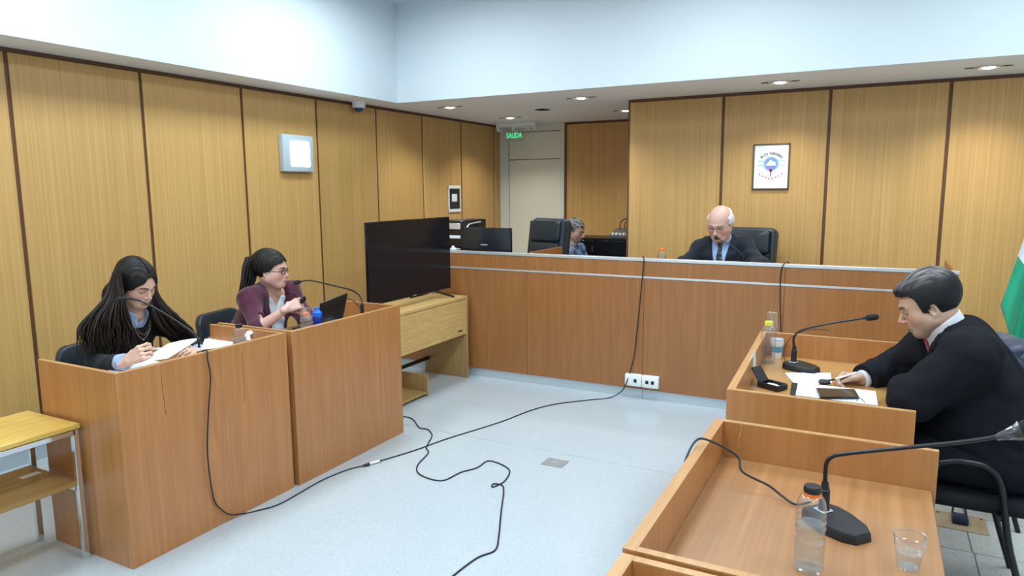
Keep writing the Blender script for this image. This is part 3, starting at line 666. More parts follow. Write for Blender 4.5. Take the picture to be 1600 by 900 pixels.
# printed paper: faint grey lines of text
def printed(name, axis='x', pitch=80.0, base=(.80, .84, .88), amt=.28):
    m, nt, b = new_mat(name); g = N(nt, 'ShaderNodeNewGeometry'); s = N(nt, 'ShaderNodeSeparateXYZ'); nt.links.new(g.outputs['Position'], s.inputs[0])
    a = N(nt, 'ShaderNodeMath', operation='MULTIPLY'); a.inputs[1].default_value = pitch*6.283; nt.links.new(s.outputs[0 if axis == 'x' else 1], a.inputs[0])
    sn = N(nt, 'ShaderNodeMath', operation='SINE'); nt.links.new(a.outputs[0], sn.inputs[0])
    gt = N(nt, 'ShaderNodeMath', operation='GREATER_THAN'); gt.inputs[1].default_value = .6; nt.links.new(sn.outputs[0], gt.inputs[0])
    nz = N(nt, 'ShaderNodeTexNoise'); nz.inputs['Scale'].default_value = 60; nt.links.new(g.outputs['Position'], nz.inputs['Vector'])
    g2 = N(nt, 'ShaderNodeMath', operation='GREATER_THAN'); g2.inputs[1].default_value = .46; nt.links.new(nz.outputs[0], g2.inputs[0])
    mu = N(nt, 'ShaderNodeMath', operation='MULTIPLY'); nt.links.new(gt.outputs[0], mu.inputs[0]); nt.links.new(g2.outputs[0], mu.inputs[1])
    mu2 = N(nt, 'ShaderNodeMath', operation='MULTIPLY'); mu2.inputs[1].default_value = amt; nt.links.new(mu.outputs[0], mu2.inputs[0])
    mx = N(nt, 'ShaderNodeMix', data_type='RGBA'); mx.inputs[6].default_value = (*base, 1); mx.inputs[7].default_value = (.15, .15, .18, 1)
    nt.links.new(mu2.outputs[0], mx.inputs[0]); nt.links.new(mx.outputs[2], b.inputs['Base Color']); b.inputs['Roughness'].default_value = .7
    return m
M['printed'] = printed('printed_paper')
z = DS+.002
def pz(px, py, dz=.002): return atz(px, py, DS+dz)
sheet('paper_sheet', 'white sheet with a curved corner under the man\'s microphone base', 'paper', [pz(1226, 583), pz(1245, 604), pz(1300, 599), pz(1298, 583)], .0015)
sheet('folder', 'dark folder under the printed sheets on the man\'s desk', 'folder', [pz(1234, 618), pz(1300, 628), pz(1300, 606), pz(1237, 598)], .002, 'black')
sheet('paper_sheet', 'printed white sheets on the dark folder before the writing man', 'paper', [pz(1243, 618, .005), pz(1372, 634, .005), pz(1368, 612, .005), pz(1247, 598, .005)], .002, 'printed')
def phone(label, a, b_, c_, d_, dz):
    ctr = (atz(*a, DS+dz)+atz(*b_, DS+dz)+atz(*c_, DS+dz)+atz(*d_, DS+dz))/4
    o = sheet('phone', label, 'phone', [atz(*q, DS+dz) for q in (a, b_, c_, d_)], .009, M['blackg']); return o
phone('dark smartphone in a clear case under the writing man\'s hand', (1281, 623), (1342, 623), (1335, 611), (1275, 609), .010)
bm = bmesh.new(); tube(bm, smoothpath([atz(1339, 627, DS+.012), atz(1340, 622, DS+.03), atz(1346, 623, DS+.035), atz(1351, 629, DS+.012)], 6), .0014, 6)
solo('cord_loop', bm, M['cable'], 'small black cord loop at the edge of the printed sheets', 'cord', atz(1345, 628, DS))
bm = bmesh.new(); k = atz(1288, 599, DS+.008)
lathe(bm, [(0, 0), (.022, 0), (.024, .008), (.018, .016), (0, .018)], (0, 0, 0), 18); bm.transform(Matrix.Translation(k) @ Matrix.Diagonal((1.1, .8, 1, 1)))
tube(bm, [k+Vector((0, 0, .012)), k+Vector((.05, .03, .018))], .004, 6)
solo('key_fob', bm, M['black'], 'small dark key fob by the writing man\'s fingers', 'key fob', k)
# open black case
t = thing('open_case', 'small open black case with a white lining at the desk corner', 'case', atz(1195, 606, DS))
k = atz(1205, 606, DS+.001)
R = Matrix.Rotation(math.radians(-28), 3, 'Z')
bm = bmesh.new(); obx(bm, k+Vector((.005, 0, .004)), (.052, .036, .003), R, .001)
for dx, dy, hx, hy in ((0, .034, .052, .003), (0, -.034, .052, .003), (.05, 0, .003, .036), (-.05, 0, .003, .036)): obx(bm, k+R @ Vector((dx+.005, dy, .014)), (hx, hy, .012), R, .001)
obj('tray', bm, M['black'], t)
bm = bmesh.new(); L = R @ Matrix.Rotation(math.radians(52), 3, 'Y'); obx(bm, k+R @ Vector((-.062, 0, .050)), (.038, .034, .0035), L, .002); obj('lid', bm, M['black'], t)
bm = bmesh.new(); obx(bm, k+Vector((.0, .004, .012)), (.022, .016, .005), R, .003); obx(bm, k+Vector((.03, -.012, .012)), (.012, .010, .005), R, .003); obj('lining', bm, M['paper'], t)
# note taped inside the front panel
a = atx(1163, 560, -.449); 
bm = bmesh.new(); A = atx(1159, 566, -.448)
pts = [atx(a_, b_, -.4745) for a_, b_ in ((1170.5, 564), (1180, 547), (1181.5, 577), (1178, 581), (1174, 583))]
bm.faces.new([bm.verts.new(p) for p in pts]); r_ = bmesh.ops.extrude_face_region(bm, geom=list(bm.faces)); bmesh.ops.translate(bm, verts=[v for v in r_['geom'] if isinstance(v, bmesh.types.BMVert)], vec=(.001, 0, 0))
solo('taped_note', bm, M['printed'], 'white note taped to the inside of the man\'s desk front', 'note', tuple((pts[0]+pts[2])/2), smooth=False)
# left desks
def px_(px, py, x, dz=0): p = atx(px, py, x); return p
sheet('paper_sheet', 'stack of white sheets under the long-haired woman\'s right hand', 'paper', [(-3.33, 2.03, DS+.001), (-3.04, 2.03, DS+.001), (-3.04, 2.27, DS+.001), (-3.33, 2.27, DS+.001)], .012)
held = [atx(206, 572, -3.18), atx(262, 561, -3.02), atx(312, 529, -3.10), atx(262, 538, -3.24)]
sheet('paper_sheet', 'white sheet held up in the long-haired woman\'s left hand', 'paper', held, .001, curl=.008)
sheet('notebook', 'dark notebook under the white sheet beside the bottle', 'notebook', [atz(318, 549, DS+.002), atz(362, 541, DS+.002), atz(366, 530, DS+.002), atz(326, 534, DS+.002)], .030, plain('grey_notebook', (.12, .12, .13), .5))
sheet('paper_sheet', 'white sheet lying between the microphone and the black-capped bottle', 'paper', [atz(314, 547, DS+.034), atz(364, 541, DS+.034), atz(367, 527, DS+.034), atz(320, 530, DS+.034)], .003)
k = atx(396, 528, -3.06)
bm = bmesh.new(); tube(bm, smoothpath([k+Vector(q) for q in ((.02, -.055, .0), (0, -.04, .028), (0, -.005, .036), (0, .028, .020), (.01, .034, -.012), (.01, .012, -.022), (0, -.03, -.006))], 6), .009, 8, flat=(1.5, .35))
solo('face_mask', bm, M['plasticw'], 'rolled white strip beside the short black-capped bottle', 'mask', (k.x, k.y, DS+.002))
sheet('paper_sheet', 'pale blue-white sheet left of the orange-capped bottle', 'paper', [(-3.28, 2.80, DS+.02), (-2.90, 2.80, DS+.02), (-2.92, 2.93, DS+.03), (-3.28, 3.0, DS+.03)], .002)
sheet('notebook', 'dark notebook under the pale sheet at the maroon woman\'s desk', 'notebook', [(-3.30, 2.79, DS+.001), (-2.88, 2.79, DS+.001), (-2.88, 2.92, DS+.001), (-3.3, 2.98, DS+.001)], .016, 'black')
sheet('paper_sheet', 'small white paper behind the laptop near the microphone', 'paper', [(-3.15, 3.33, DS+.001), (-2.95, 3.30, DS+.001), (-2.93, 3.42, DS+.001), (-3.13, 3.45, DS+.001)], .012)
# laptop: the lid stands open, its back to the room
t = thing('laptop', 'open black laptop seen from behind on the maroon woman\'s desk', 'laptop', (-3.13, 3.22, DS))
A = atx(506, 500, -3.06); 
lb0, lb1 = Vector((-3.045, 3.06, DS+.02)), Vector((-3.045, 3.36, DS+.02)); ht0, ht1 = atx(501, 474, -3.02), atx(544, 458, -3.00)
b0 = atx(500, 508, -3.05); b1 = atx(534, 496, -3.05); b0.z = b1.z = DS+.022
lid = bmesh.new(); quad = [b0, b1, ht1, ht0]
nrm = (b1-b0).cross(ht0-b0).normalized()
if nrm.x < 0: nrm = -nrm
v0 = [lid.verts.new(p) for p in quad]; v1 = [lid.verts.new(p-nrm*.010) for p in quad]
lid.faces.new(v0); lid.faces.new(v1[::-1])
for k in range(4): lid.faces.new((v0[k], v0[(k+1) % 4], v1[(k+1) % 4], v1[k]))
bmesh.ops.bevel(lid, geom=list(lid.edges), offset=.004, segments=3, profile=.5, affect='EDGES')
obj('lid', lid, plain('matt_black_lid', (.012, .014, .016), .3), t)
ctr = (b0+b1+ht0+ht1)/4; ux = (b1-b0).normalized(); uz = (ht0-b0).normalized()
bm = bmesh.new(); bm.faces.new([bm.verts.new(ctr+nrm*.0008+ux*a+uz*c) for a, c in ((-.03, -.008), (.03, -.008), (.03, .006), (-.03, .006))]); obj('logo', bm, plain('grey_logo', (.12, .12, .11), .4), t)
bm = bmesh.new(); dd = Vector((-1, -.05, 0))*.225
bq = [b0, b1, b1+dd, b0+dd]; v0 = [bm.verts.new(Vector((p.x, p.y, DS+.002))) for p in bq]; v1 = [bm.verts.new(Vector((p.x, p.y, DS+.02))) for p in bq]
bm.faces.new(v0[::-1]); bm.faces.new(v1)
for k in range(4): bm.faces.new((v0[k], v0[(k+1) % 4], v1[(k+1) % 4], v1[k]))
obj('keyboard_base', bm, M['black'], t)
bm = bmesh.new(); tube(bm, smoothpath([(-3.30, 3.88, .60), (-3.30, 3.745, .87), (-3.2, 3.70, .90), (-3.05, 3.62, .86), (-2.97, 3.58, DS+.03), (-2.95, 3.5, DS+.01)], 6), .003, 6)
solo('cable', bm, M['cable'], 'thin cable over the end panel of the maroon woman\'s desk', 'cable', (-3.1, 3.6, DS))

# ------------------------------------------------------------------ floor cables
def floorpts(L, r): return [Vector((p.x, p.y, r)) for p in (atz(a, b, r) for a, b in L)]
r = .0042
c1 = floorpts([(384, 802), (405, 797), (440, 786), (500, 752), (540, 735), (566, 728)], r)
top = [atx(a, b, -2.812+r) for a, b in ((321, 545), (324, 560), (329, 590), (326, 640), (324, 700), (328, 745))]
yc = atx(324, 556, -2.817).y; pre = [(-2.90, yc-.02, DS+.03), (-2.87, yc-.01, .86), (-2.835, yc, .8945)]
mid_ = [atx(335, 782, -2.812), atx(346, 796, -2.810), atx(360, 804, -2.808)]
bm = bmesh.new(); P = smoothpath(pre+[Vector((-2.814, yc, .886))]+top[1:]+mid_+c1, 6)
for q in P[19:]: q.x = max(q.x, -2.822+.005)
tube(bm, P, r*.85, 8)
solo('microphone_cable', bm, M['cable'], 'black cable hanging over the long-haired woman\'s desk to the floor connector', 'cable', (-2.80, 2.4, 0))
cA, cB = atz(566, 728, .011), atz(597, 719, .011)
t = thing('cable_connector', 'silver inline plug joining the two cables on the floor', 'connector', (cA+cB)/2)
d = (cB-cA).normalized(); u, v, d = frame_of(d); R = Matrix((u, v, d)).transposed(); L = (cB-cA).length
bm = bmesh.new(); lathe(bm, [(0, 0), (.004, 0), (.008, L*.12), (.0105, L*.35), (0, L*.35)], cA, 14, R); obj('black_sleeve', bm, M['black'], t)
bm = bmesh.new(); lathe(bm, [(0, L*.35), (.0095, L*.35), (.0095, L*.85), (.0075, L*.86), (0, L*.86)], cA, 14, R); obj('metal_barrel', bm, M['steel'], t)
bm = bmesh.new(); lathe(bm, [(0, L*.86), (.0065, L*.86), (.004, L*1.03), (0, L*1.03)], cA, 14, R); obj('tail_sleeve', bm, M['black'], t)
c2 = floorpts([(598, 719), (650, 703), (700, 685), (780, 660), (830, 641), (870, 631), (920, 625), (950, 622)], r)
up = [aty(a, b, BY-.052) for a, b in ((968, 614), (978, 600))]+[aty(a, b, BY-.012) for a, b in ((990, 560), (995, 520), (1000, 470), (1004, 430))]
top = [aty(1006, 408, BY-.009), Vector((aty(1005, 404, BY).x, BY+.01, 1.124)), Vector((aty(1002, 404, BY).x, BY+.045, 1.124)), Vector((aty(1000, 404, BY).x, BY+.09, 1.03)), Vector((aty(1000, 404, BY).x, BY+.12, .94))]
bm = bmesh.new(); tube(bm, smoothpath(c2+up+top, 6), r, 8)
solo('microphone_cable', bm, M['cable'], 'black cable running across the floor and up over the judge\'s bench', 'cable', (-2.0, 4.9, 0))
bm = bmesh.new(); xx = aty(1219, 440, BY).x
P = [Vector((xx+.03, BY+.12, .94)), Vector((xx+.03, BY+.08, 1.07)), Vector((xx+.045, BY+.04, 1.124)), Vector((xx+.03, BY+.0, 1.126))]+[aty(a, b, BY-.008) for a, b in ((1222, 418), (1219, 440), (1219, 480), (1220, 520))]
P += [Vector((P[-1].x+.01, BY-.008, .5)), Vector((P[-1].x+.02, BY-.010, .05))]
tube(bm, smoothpath(P, 6), .0036, 8)
solo('microphone_cable', bm, M['cable'], 'black cable hanging down the judge\'s bench behind the yellow-capped bottle', 'cable', (xx, BY-.01, 0))
L = [(610, 655), (630, 651), (645, 655), (655, 668), (668, 671), (675, 680), (669, 693), (666, 700), (669, 708), (652, 728), (657, 742), (690, 751), (720, 738), (745, 731), (765, 720), (795, 733), (790, 750), (778, 758), (769, 761), (771, 756), (784, 758), (787, 768), (783, 800), (779, 840), (773, 860), (745, 872), (705, 902), (680, 925)]
pp = floorpts(L, r); pp[0].x = -3.0
bm = bmesh.new(); tube(bm, smoothpath(pp, 6), r, 8)
solo('floor_cable', bm, M['cable'], 'black cable snaking in curves over the white floor from behind the desk', 'cable', (-2.1, 3.2, 0))
# cable over the near desk's front
P = [atx(1072, 724, -.452), atx(1078, 708, -.456), atx(1090, 700, -.452)]
P = [Vector((-.455, P[0].y+.0, .80)), Vector((-.458, P[0].y+.005, .86)), Vector((-.445, 2.02, .905)), Vector((-.40, 2.03, .905)), Vector((-.33, 2.05, .865))]+[atz(a, b, z_) for a, b, z_ in ((1160, 737, .83), (1200, 758, .80), (1222, 775, .78), (1243, 788, .772))]+[Vector((-.125, 2.03, .775))]
bm = bmesh.new(); tube(bm, smoothpath([Vector((-.452, P[0].y, .70))]+P, 6), .0034, 8)
solo('microphone_cable', bm, M['cable'], 'black cable looping over the near right desk to its microphone', 'cable', (-.4, 2.05, .8))

# ------------------------------------------------------------------ behind the bench: computer, monitor, cabinet, mixer
PZ = .93
t = thing('computer_tower', 'black computer tower on the bench by the television', 'computer', (-3.45, 5.68, PZ))
box_part('case', (-3.56, 5.47, PZ), (-3.372, 5.88, 1.372), M['black'], t, .008)
box_part('front_bezel', (-3.555, 5.455, PZ+.01), (-3.377, 5.475, 1.365), M['blackg'], t, .006)
for z_, h, m_ in ((1.29, .055, 'steel'), (1.205, .028, 'plasticw')): box_part('drive_bay', (-3.545, 5.448, z_), (-3.40, 5.458, z_+h), M[m_], t, .002)
box_part('drive_bay', (-3.545, 5.449, 1.10), (-3.40, 5.458, 1.115), M['steel'], t, .002)
bm = bmesh.new(); tube(bm, smoothpath([(-3.368, 5.50, 1.27), (-3.362, 5.53, 1.325), (-3.362, 5.6, 1.338), (-3.365, 5.76, 1.345)], 5), .008, 8); obj('side_handle', bm, M['steel'], t)
t = thing('computer_monitor', 'black monitor seen from behind on the judge\'s bench', 'monitor', (-3.15, 5.42, PZ))
a0, a1 = aty(724, 355, 5.42), aty(796, 357, 5.42); b1 = aty(799, 395, 5.42)
bm = bmesh.new(); nx = 10; rows = []
for j, (zz, wd, dp) in enumerate(((a0.z, 0, .0), (a0.z-.004, .0, -.022), (a0.z-.06, .006, -.032), (a0.z-.15, .015, -.055), (a0.z-.25, .018, -.05), (a0.z-.30, .02, -.03), (a0.z-.31, .02, 0))):
    rows.append([bm.verts.new((a0.x-wd+(a1.x-a0.x+2*wd)*i/nx, 5.44+dp*(1-.55*abs(2*i/nx-1)**3), zz)) for i in range(nx+1)])
for p, q in zip(rows, rows[1:]):
    for i in range(nx): bm.faces.new((p[i], p[i+1], q[i+1], q[i]))
bmesh.ops.holes_fill(bm, edges=bm.edges)
obj('back_shell', bm, plain('satin_black_shell', (.012, .016, .022), .22), t)
box_part('screen', (a0.x-.01, 5.441, a0.z-.30), (a1.x+.01, 5.455, a0.z), M['blackg'], t)
box_part('logo', ((a0.x+a1.x)/2-.035, 5.381, a0.z-.155), ((a0.x+a1.x)/2+.035, 5.384, a0.z-.145), M['steel'], t, 0)
bm = bmesh.new(); lathe(bm, [(0, 0), (.11, 0), (.11, .01), (.02, .02), (.018, .12), (0, .12)], ((a0.x+a1.x)/2, 5.46, PZ), 24); obj('stand', bm, M['black'], t)
bm = bmesh.new(); bx(bm, (-3.36, BY+.052, 1.118), (-3.31, BY+.09, 1.14), .008); tube(bm, [(-3.335, BY+.07, 1.13), (-3.345, BY+.072, 1.155)], .012, 8)
bm.transform(Matrix.Translation((-.01, -.035, 0)))
solo('cable_clip', bm, M['plasticw'], 'small white clip on the bench rail at the television corner', 'clip', (-3.345, BY+.035, 1.117))
t = thing('black_cabinet', 'low black cabinet in the alcove beside the grey-haired man', 'cabinet', (-2.85, 8.1, .17))
box_part('body', (-3.3, 7.92, .17), (-2.26, 8.34, 1.05), M['black'], t, .003)
for a, b in ((-3.295, -3.035), (-3.03, -2.62), (-2.615, -2.265)):
    box_part('door', (a, 7.905, .19), (b, 7.92, 1.03), M['blackg'], t, .002)
box_part('handle', (-3.06, 7.89, .90), (-3.045, 7.905, .96), M['chrome'], t, .003)
box_part('cabinet_top', (-3.31, 7.90, 1.05), (-2.25, 8.35, 1.066), M['black'], t, .002)
t = thing('audio_mixer', 'small audio mixer with plugged cables on top of the black cabinet', 'mixer', (-2.66, 8.05, 1.066))
bm = bmesh.new(); v = [bm.verts.new(p) for p in ((-2.86, 7.93, 1.07), (-2.46, 7.93, 1.07), (-2.46, 8.22, 1.07), (-2.86, 8.22, 1.07), (-2.86, 7.93, 1.10), (-2.46, 7.93, 1.10), (-2.46, 8.22, 1.17), (-2.86, 8.22, 1.17))]
for f in ((0, 3, 2, 1), (4, 5, 6, 7), (0, 1, 5, 4), (1, 2, 6, 5), (2, 3, 7, 6), (3, 0, 4, 7)): bm.faces.new([v[k] for k in f])
obj('console', bm, plain('grey_console', (.10, .11, .12), .45), t, smooth=False)
for k in range(8):
    bm = bmesh.new(); x = -2.83+k*.046
    bx(bm, (x, 7.945, 1.102), (x+.026, 7.985, 1.128), .002); obj('fader', bm, M['plasticw'], t)
    bm = bmesh.new(); 

for k in range(3):
    bm = bmesh.new(); x = -2.80+k*.06; tube(bm, smoothpath([(x, 8.18, 1.16), (x, 8.19, 1.24), (x+.06, 8.22, 1.285-.02*k), (x+.14, 8.26, 1.22), (x+.17, 8.28, 1.10)], 6), .006, 6); obj('patch_cable', bm, M['cable'], t)
box_part('tape_roll', (-2.52, 7.905, 1.068), (-2.44, 7.925, 1.14), plain('pale_blue_box', (.45, .62, .70), .5), t)

# ------------------------------------------------------------------ chairs
def soft_box(bm, c, half, R=None, bev=.03, seg=4, bow=0, axis=2):
    b2 = bmesh.new(); bx(b2, [-h for h in half], half, min(bev, min(half)*.98), seg)
    if bow:
        bmesh.ops.subdivide_edges(b2, edges=[e for e in b2.edges if e.calc_length() > .08], cuts=6, use_grid_fill=True)
        for v in b2.verts: v.co.y += bow*((v.co.x/half[0])**2)
    b2.transform(Matrix.Translation(c) @ (R.to_4x4() if R else Matrix())); merge(bm, b2)
def rounded_pad(bm, c, hw, hh, r, th, R=None, bow=0):
    """upholstered pad: rounded rectangle in xz, softly domed in y"""
    b2 = bmesh.new(); n = 8; out = []
    for sx, sz, a0 in ((1, 1, 0), (-1, 1, 90), (-1, -1, 180), (1, -1, 270)):
        for k in range(n+1): a = math.radians(a0+90*k/n); out.append((sx*(hw-r)+r*math.cos(a), sz*(hh-r)+r*math.sin(a)))
    rings = []
    for y, sc_ in ((-th, .90), (-th*.85, .965), (-th*.45, 1.0), (th*.45, 1.0), (th*.85, .965), (th, .90)):
        ins = (1-sc_)*min(hw, hh); rings.append([b2.verts.new((x*(1-ins/hw), y+bow*(x/hw)**2, z*(1-ins/hh))) for x, z in out])
    for A_, B_ in zip(rings, rings[1:]):
        for k in range(len(out)): b2.faces.new((A_[k], A_[(k+1) % len(out)], B_[(k+1) % len(out)], B_[k]))
    for rg, y in ((rings[0], -th*1.06), (rings[-1], th*1.06)):
        cc = b2.verts.new((0, y, 0)); m1 = [b2.verts.new((v.co.x*.6, y+bow*(v.co.x*.6/hw)**2, v.co.z*.6)) for v in rg]
        for k in range(len(out)): b2.faces.new((rg[k], rg[(k+1) % len(out)], m1[(k+1) % len(out)], m1[k])); b2.faces.new((m1[k], m1[(k+1) % len(out)], cc))
    b2.transform(Matrix.Translation(c) @ (R.to_4x4() if R else Matrix())); merge(bm, b2)
def office_chair(name, label, x, y, zf, ang, zt, w=.52, group=None):
    """high-backed executive chair, facing +Y when ang = 0, top of the back at zt"""
    t = thing(name, label, 'chair', (x, y, zf), group); T = Matrix.Translation((x, y, zf)) @ Matrix.Rotation(ang, 4, 'Z'); h = zt-zf
    def put(n, bm, m): bm.transform(T); obj(n, bm, m, t)
    bm = bmesh.new(); soft_box(bm, (0, .05, .47), (w/2, .25, .055), None, .05); put('seat', bm, M['leather'])
    Rb = Matrix.Rotation(math.radians(8), 3, 'X')
    zc = (.5+h)/2; hh = (h-.5)/2
    bm = bmesh.new(); rounded_pad(bm, (0, -.275, zc), w/2, hh, .06, .055, Rb); put('back_shell', bm, M['leather'])
    for z0_, z1_ in ((.52, h-.235), (h-.225, h-.02)):
        bm = bmesh.new(); rounded_pad(bm, (0, -.225-.14*((z0_+z1_)/2-.8)*.9, (z0_+z1_)/2), w/2-.045, (z1_-z0_)/2, .03, .045, Rb); put('back_cushion', bm, M['leather'])
    for s in (-1, 1):
        bm = bmesh.new(); tube(bm, [Vector((s*(w/2-.022), -.215-.14*(z_-.8), z_)) for z_ in (.55, .7, .85, 1.0, h-.03) if z_ <= h-.02], .024, 10, flat=(1, 1)); put('side_bolster', bm, M['leather'])
    for s in (-1, 1):
        bm = bmesh.new(); tube(bm, smoothpath([(s*w*.48, .2, .45), (s*w*.56, .22, .56), (s*w*.56, .16, .66), (s*w*.56, -.1, .66), (s*w*.5, -.2, .58)], 5), .022, 8); put('armrest', bm, M['blackg'])
    bm = bmesh.new(); tube(bm, [(0, 0, .10), (0, 0, .42)], .028, 12); put('gas_column', bm, M['blackmetal'])
    for k in range(5):
        a = 2*PI*k/5; bm = bmesh.new(); tube(bm, [(0, 0, .11), (.28*math.cos(a), .28*math.sin(a), .065)], [.025, .016], 8); put('base_arm', bm, M['blackmetal'])
        bm = bmesh.new(); tube(bm, [(.28*math.cos(a)-.02*math.sin(a), .28*math.sin(a)+.02*math.cos(a), .03), (.28*math.cos(a)+.02*math.sin(a), .28*math.sin(a)-.02*math.cos(a), .03)], .028, 12); put('caster', bm, M['black'])
    return t
ca = aty(843, 342, 6.2)
office_chair('executive_chair', 'empty black leather executive chair with its back to the room behind the bench', ca.x, 5.95, .17, math.radians(160), aty(857, 341, 6.2).z, .47, 'black leather chairs behind the bench')
cj = aty(1166, 357, 6.15)
office_chair('executive_chair', 'black leather executive chair the judge sits in', -1.07, 6.02, .17, math.radians(172), aty(1166, 356, 6.2).z, .55, 'black leather chairs behind the bench')
office_chair('executive_chair', 'black chair under the grey-haired man in the alcove', -3.08, 7.25, .17, math.radians(-90), 1.02, .48)

def side_chair(label, x, y, ang, zt=.80, group=None, arms=False, pad='leather'):
    """padded stacking chair on steel tube; faces +Y when ang = 0"""
    t = thing('padded_chair', label, 'chair', (x, y, 0), group); T = Matrix.Translation((x, y, 0)) @ Matrix.Rotation(ang, 4, 'Z')
    def put(n, bm, m): bm.transform(T); obj(n, bm, m, t)
    bm = bmesh.new(); soft_box(bm, (0, 0, .45), (.235, .225, .032), None, .03); put('seat', bm, M[pad])
    bm = bmesh.new(); rounded_pad(bm, (0, -.25, zt-.16), .22, .16, .085, .026, Matrix.Rotation(math.radians(9), 3, 'X'), .035); put('backrest', bm, M[pad])
    for s in (-1, 1):
        if arms:
            bm = bmesh.new(); tube(bm, smoothpath([(s*.25, .20, 0), (s*.25, .19, .30), (s*.25, .18, .56), (s*.25, .13, .612), (s*.25, .06, .62), (s*.25, .0, .605), (s*.25, -.04, .54), (s*.25, -.085, .30), (s*.25, -.175, 0)], 6), .0125, 10); put('arm_frame', bm, M['blackmetal'])
            bm = bmesh.new(); tube(bm, smoothpath([(s*.225, -.18, .36), (s*.24, -.24, .40), (s*.225, -.27, .55), (s*.215, -.275, .70)], 5), .0125, 10); put('back_tube', bm, M['blackmetal'])
            bm = bmesh.new(); tube(bm, [(s*.25, -.05, .42), (s*.20, -.05, .42)], .012, 8); put('cross_bar', bm, M['blackmetal'])
        else:
            bm = bmesh.new(); tube(bm, smoothpath([(s*.23, .20, 0), (s*.23, .19, .40), (s*.22, .0, .415), (s*.22, -.20, .415), (s*.215, -.255, .5), (s*.21, -.27, .70)], 5), .0115, 10); put('leg', bm, M['blackmetal'])
            bm = bmesh.new(); tube(bm, [(s*.225, -.15, .415), (s*.235, -.28, 0)], .0115, 10); put('leg', bm, M['blackmetal'])
    return t
side_chair('dark padded chair behind the long-haired woman, by the left wall panels', -3.78, 2.40, math.radians(-84), .795, 'dark padded chairs')
side_chair('dark padded chair under the woman in the maroon blazer', -3.86, 3.37, math.radians(-78), .815, 'dark padded chairs')
side_chair('black armchair on steel tube under the writing man', .42, 3.27, math.radians(90), .86, 'dark padded chairs', arms=True, pad='blackfab')
jc = aty(1570, 560, 4.15)
side_chair('dark chair beyond the writing man holding a navy jacket', .47, 4.22, math.radians(75), .90, 'dark padded chairs')


# ------------------------------------------------------------------ flag
t = thing('flag', 'white and green flag hanging at the right edge of the picture', 'flag', (1.06, 5.6, .0))
bm = bmesh.new(); nu, nv = 40, 40
H0, H1 = Vector((1.04, 5.6, 2.25)), Vector((1.03, 5.6, .22)); F0, F1 = Vector((.93, 5.56, 1.75)), Vector((.745, 5.56, .865))
mid0 = Vector((1.0, 5.55, 1.2))
vs = []; 
for i in range(nu+1):
    u = i/nu; row = []
    for j in range(nv+1):
        v = j/nv; p = H0.lerp(F0, u).lerp(H1.lerp(F1, u), v)
        p = p+Vector((0, .035*math.sin(u*9+v*2.5)+.02*math.sin(u*17-v*3), -.25*u*(1-u)*v*v))
        row.append(bm.verts.new(p))
    vs.append(row)
mi = lambda v: 0 if v < .36 else (1 if v < .63 else 2)
for i in range(nu):
    for j in range(nv):
        f = bm.faces.new((vs[i][j], vs[i+1][j], vs[i+1][j+1], vs[i][j+1])); f.material_index = mi((j+.5)/nv)
fl = obj('cloth', bm, [plain('flag_blue', (.10, .35, .62), .6, sheen=.2), plain('flag_white', (.78, .82, .88), .6, sheen=.2), plain('flag_green', (.015, .37, .20), .55, sheen=.2)], t)
sm = fl.modifiers.new('thickness', 'SOLIDIFY'); sm.thickness = .002
bm = bmesh.new(); tube(bm, [(1.05, 5.6, .02), (1.05, 5.6, 2.35)], .016, 14); obj('pole', bm, plain('dark_wood_pole', (.05, .025, .015), .35), t)
bm = bmesh.new(); lathe(bm, [(0, 0), (.16, 0), (.16, .02), (.05, .05), (.022, .12), (0, .12)], (1.05, 5.6, 0), 28); obj('base', bm, M['blackmetal'], t)
bm = bmesh.new(); lathe(bm, [(0, 0), (.02, .0), (.012, .02), (.024, .06), (0, .14)], (1.05, 5.6, 2.35), 14); obj('finial', bm, M['steel'], t)
# low white table with papers at the right edge
t = thing('low_table', 'low white table glimpsed at the right edge beyond the navy jacket', 'table', (1.15, 5.0, 0))
box_part('tabletop', (.84, 4.75, .52), (1.6, 5.15, .56), M['cream2'], t, .004)
box_part('drawer_front', (.85, 4.76, .43), (1.59, 4.78, .518), M['recess'], t, .003)
for x, y in ((.87, 4.80), (.87, 5.12), (1.57, 4.80), (1.57, 5.12)): box_part('leg', (x-.018, y-.018, 0), (x+.018, y+.018, .52), M['recess'], t, .002)
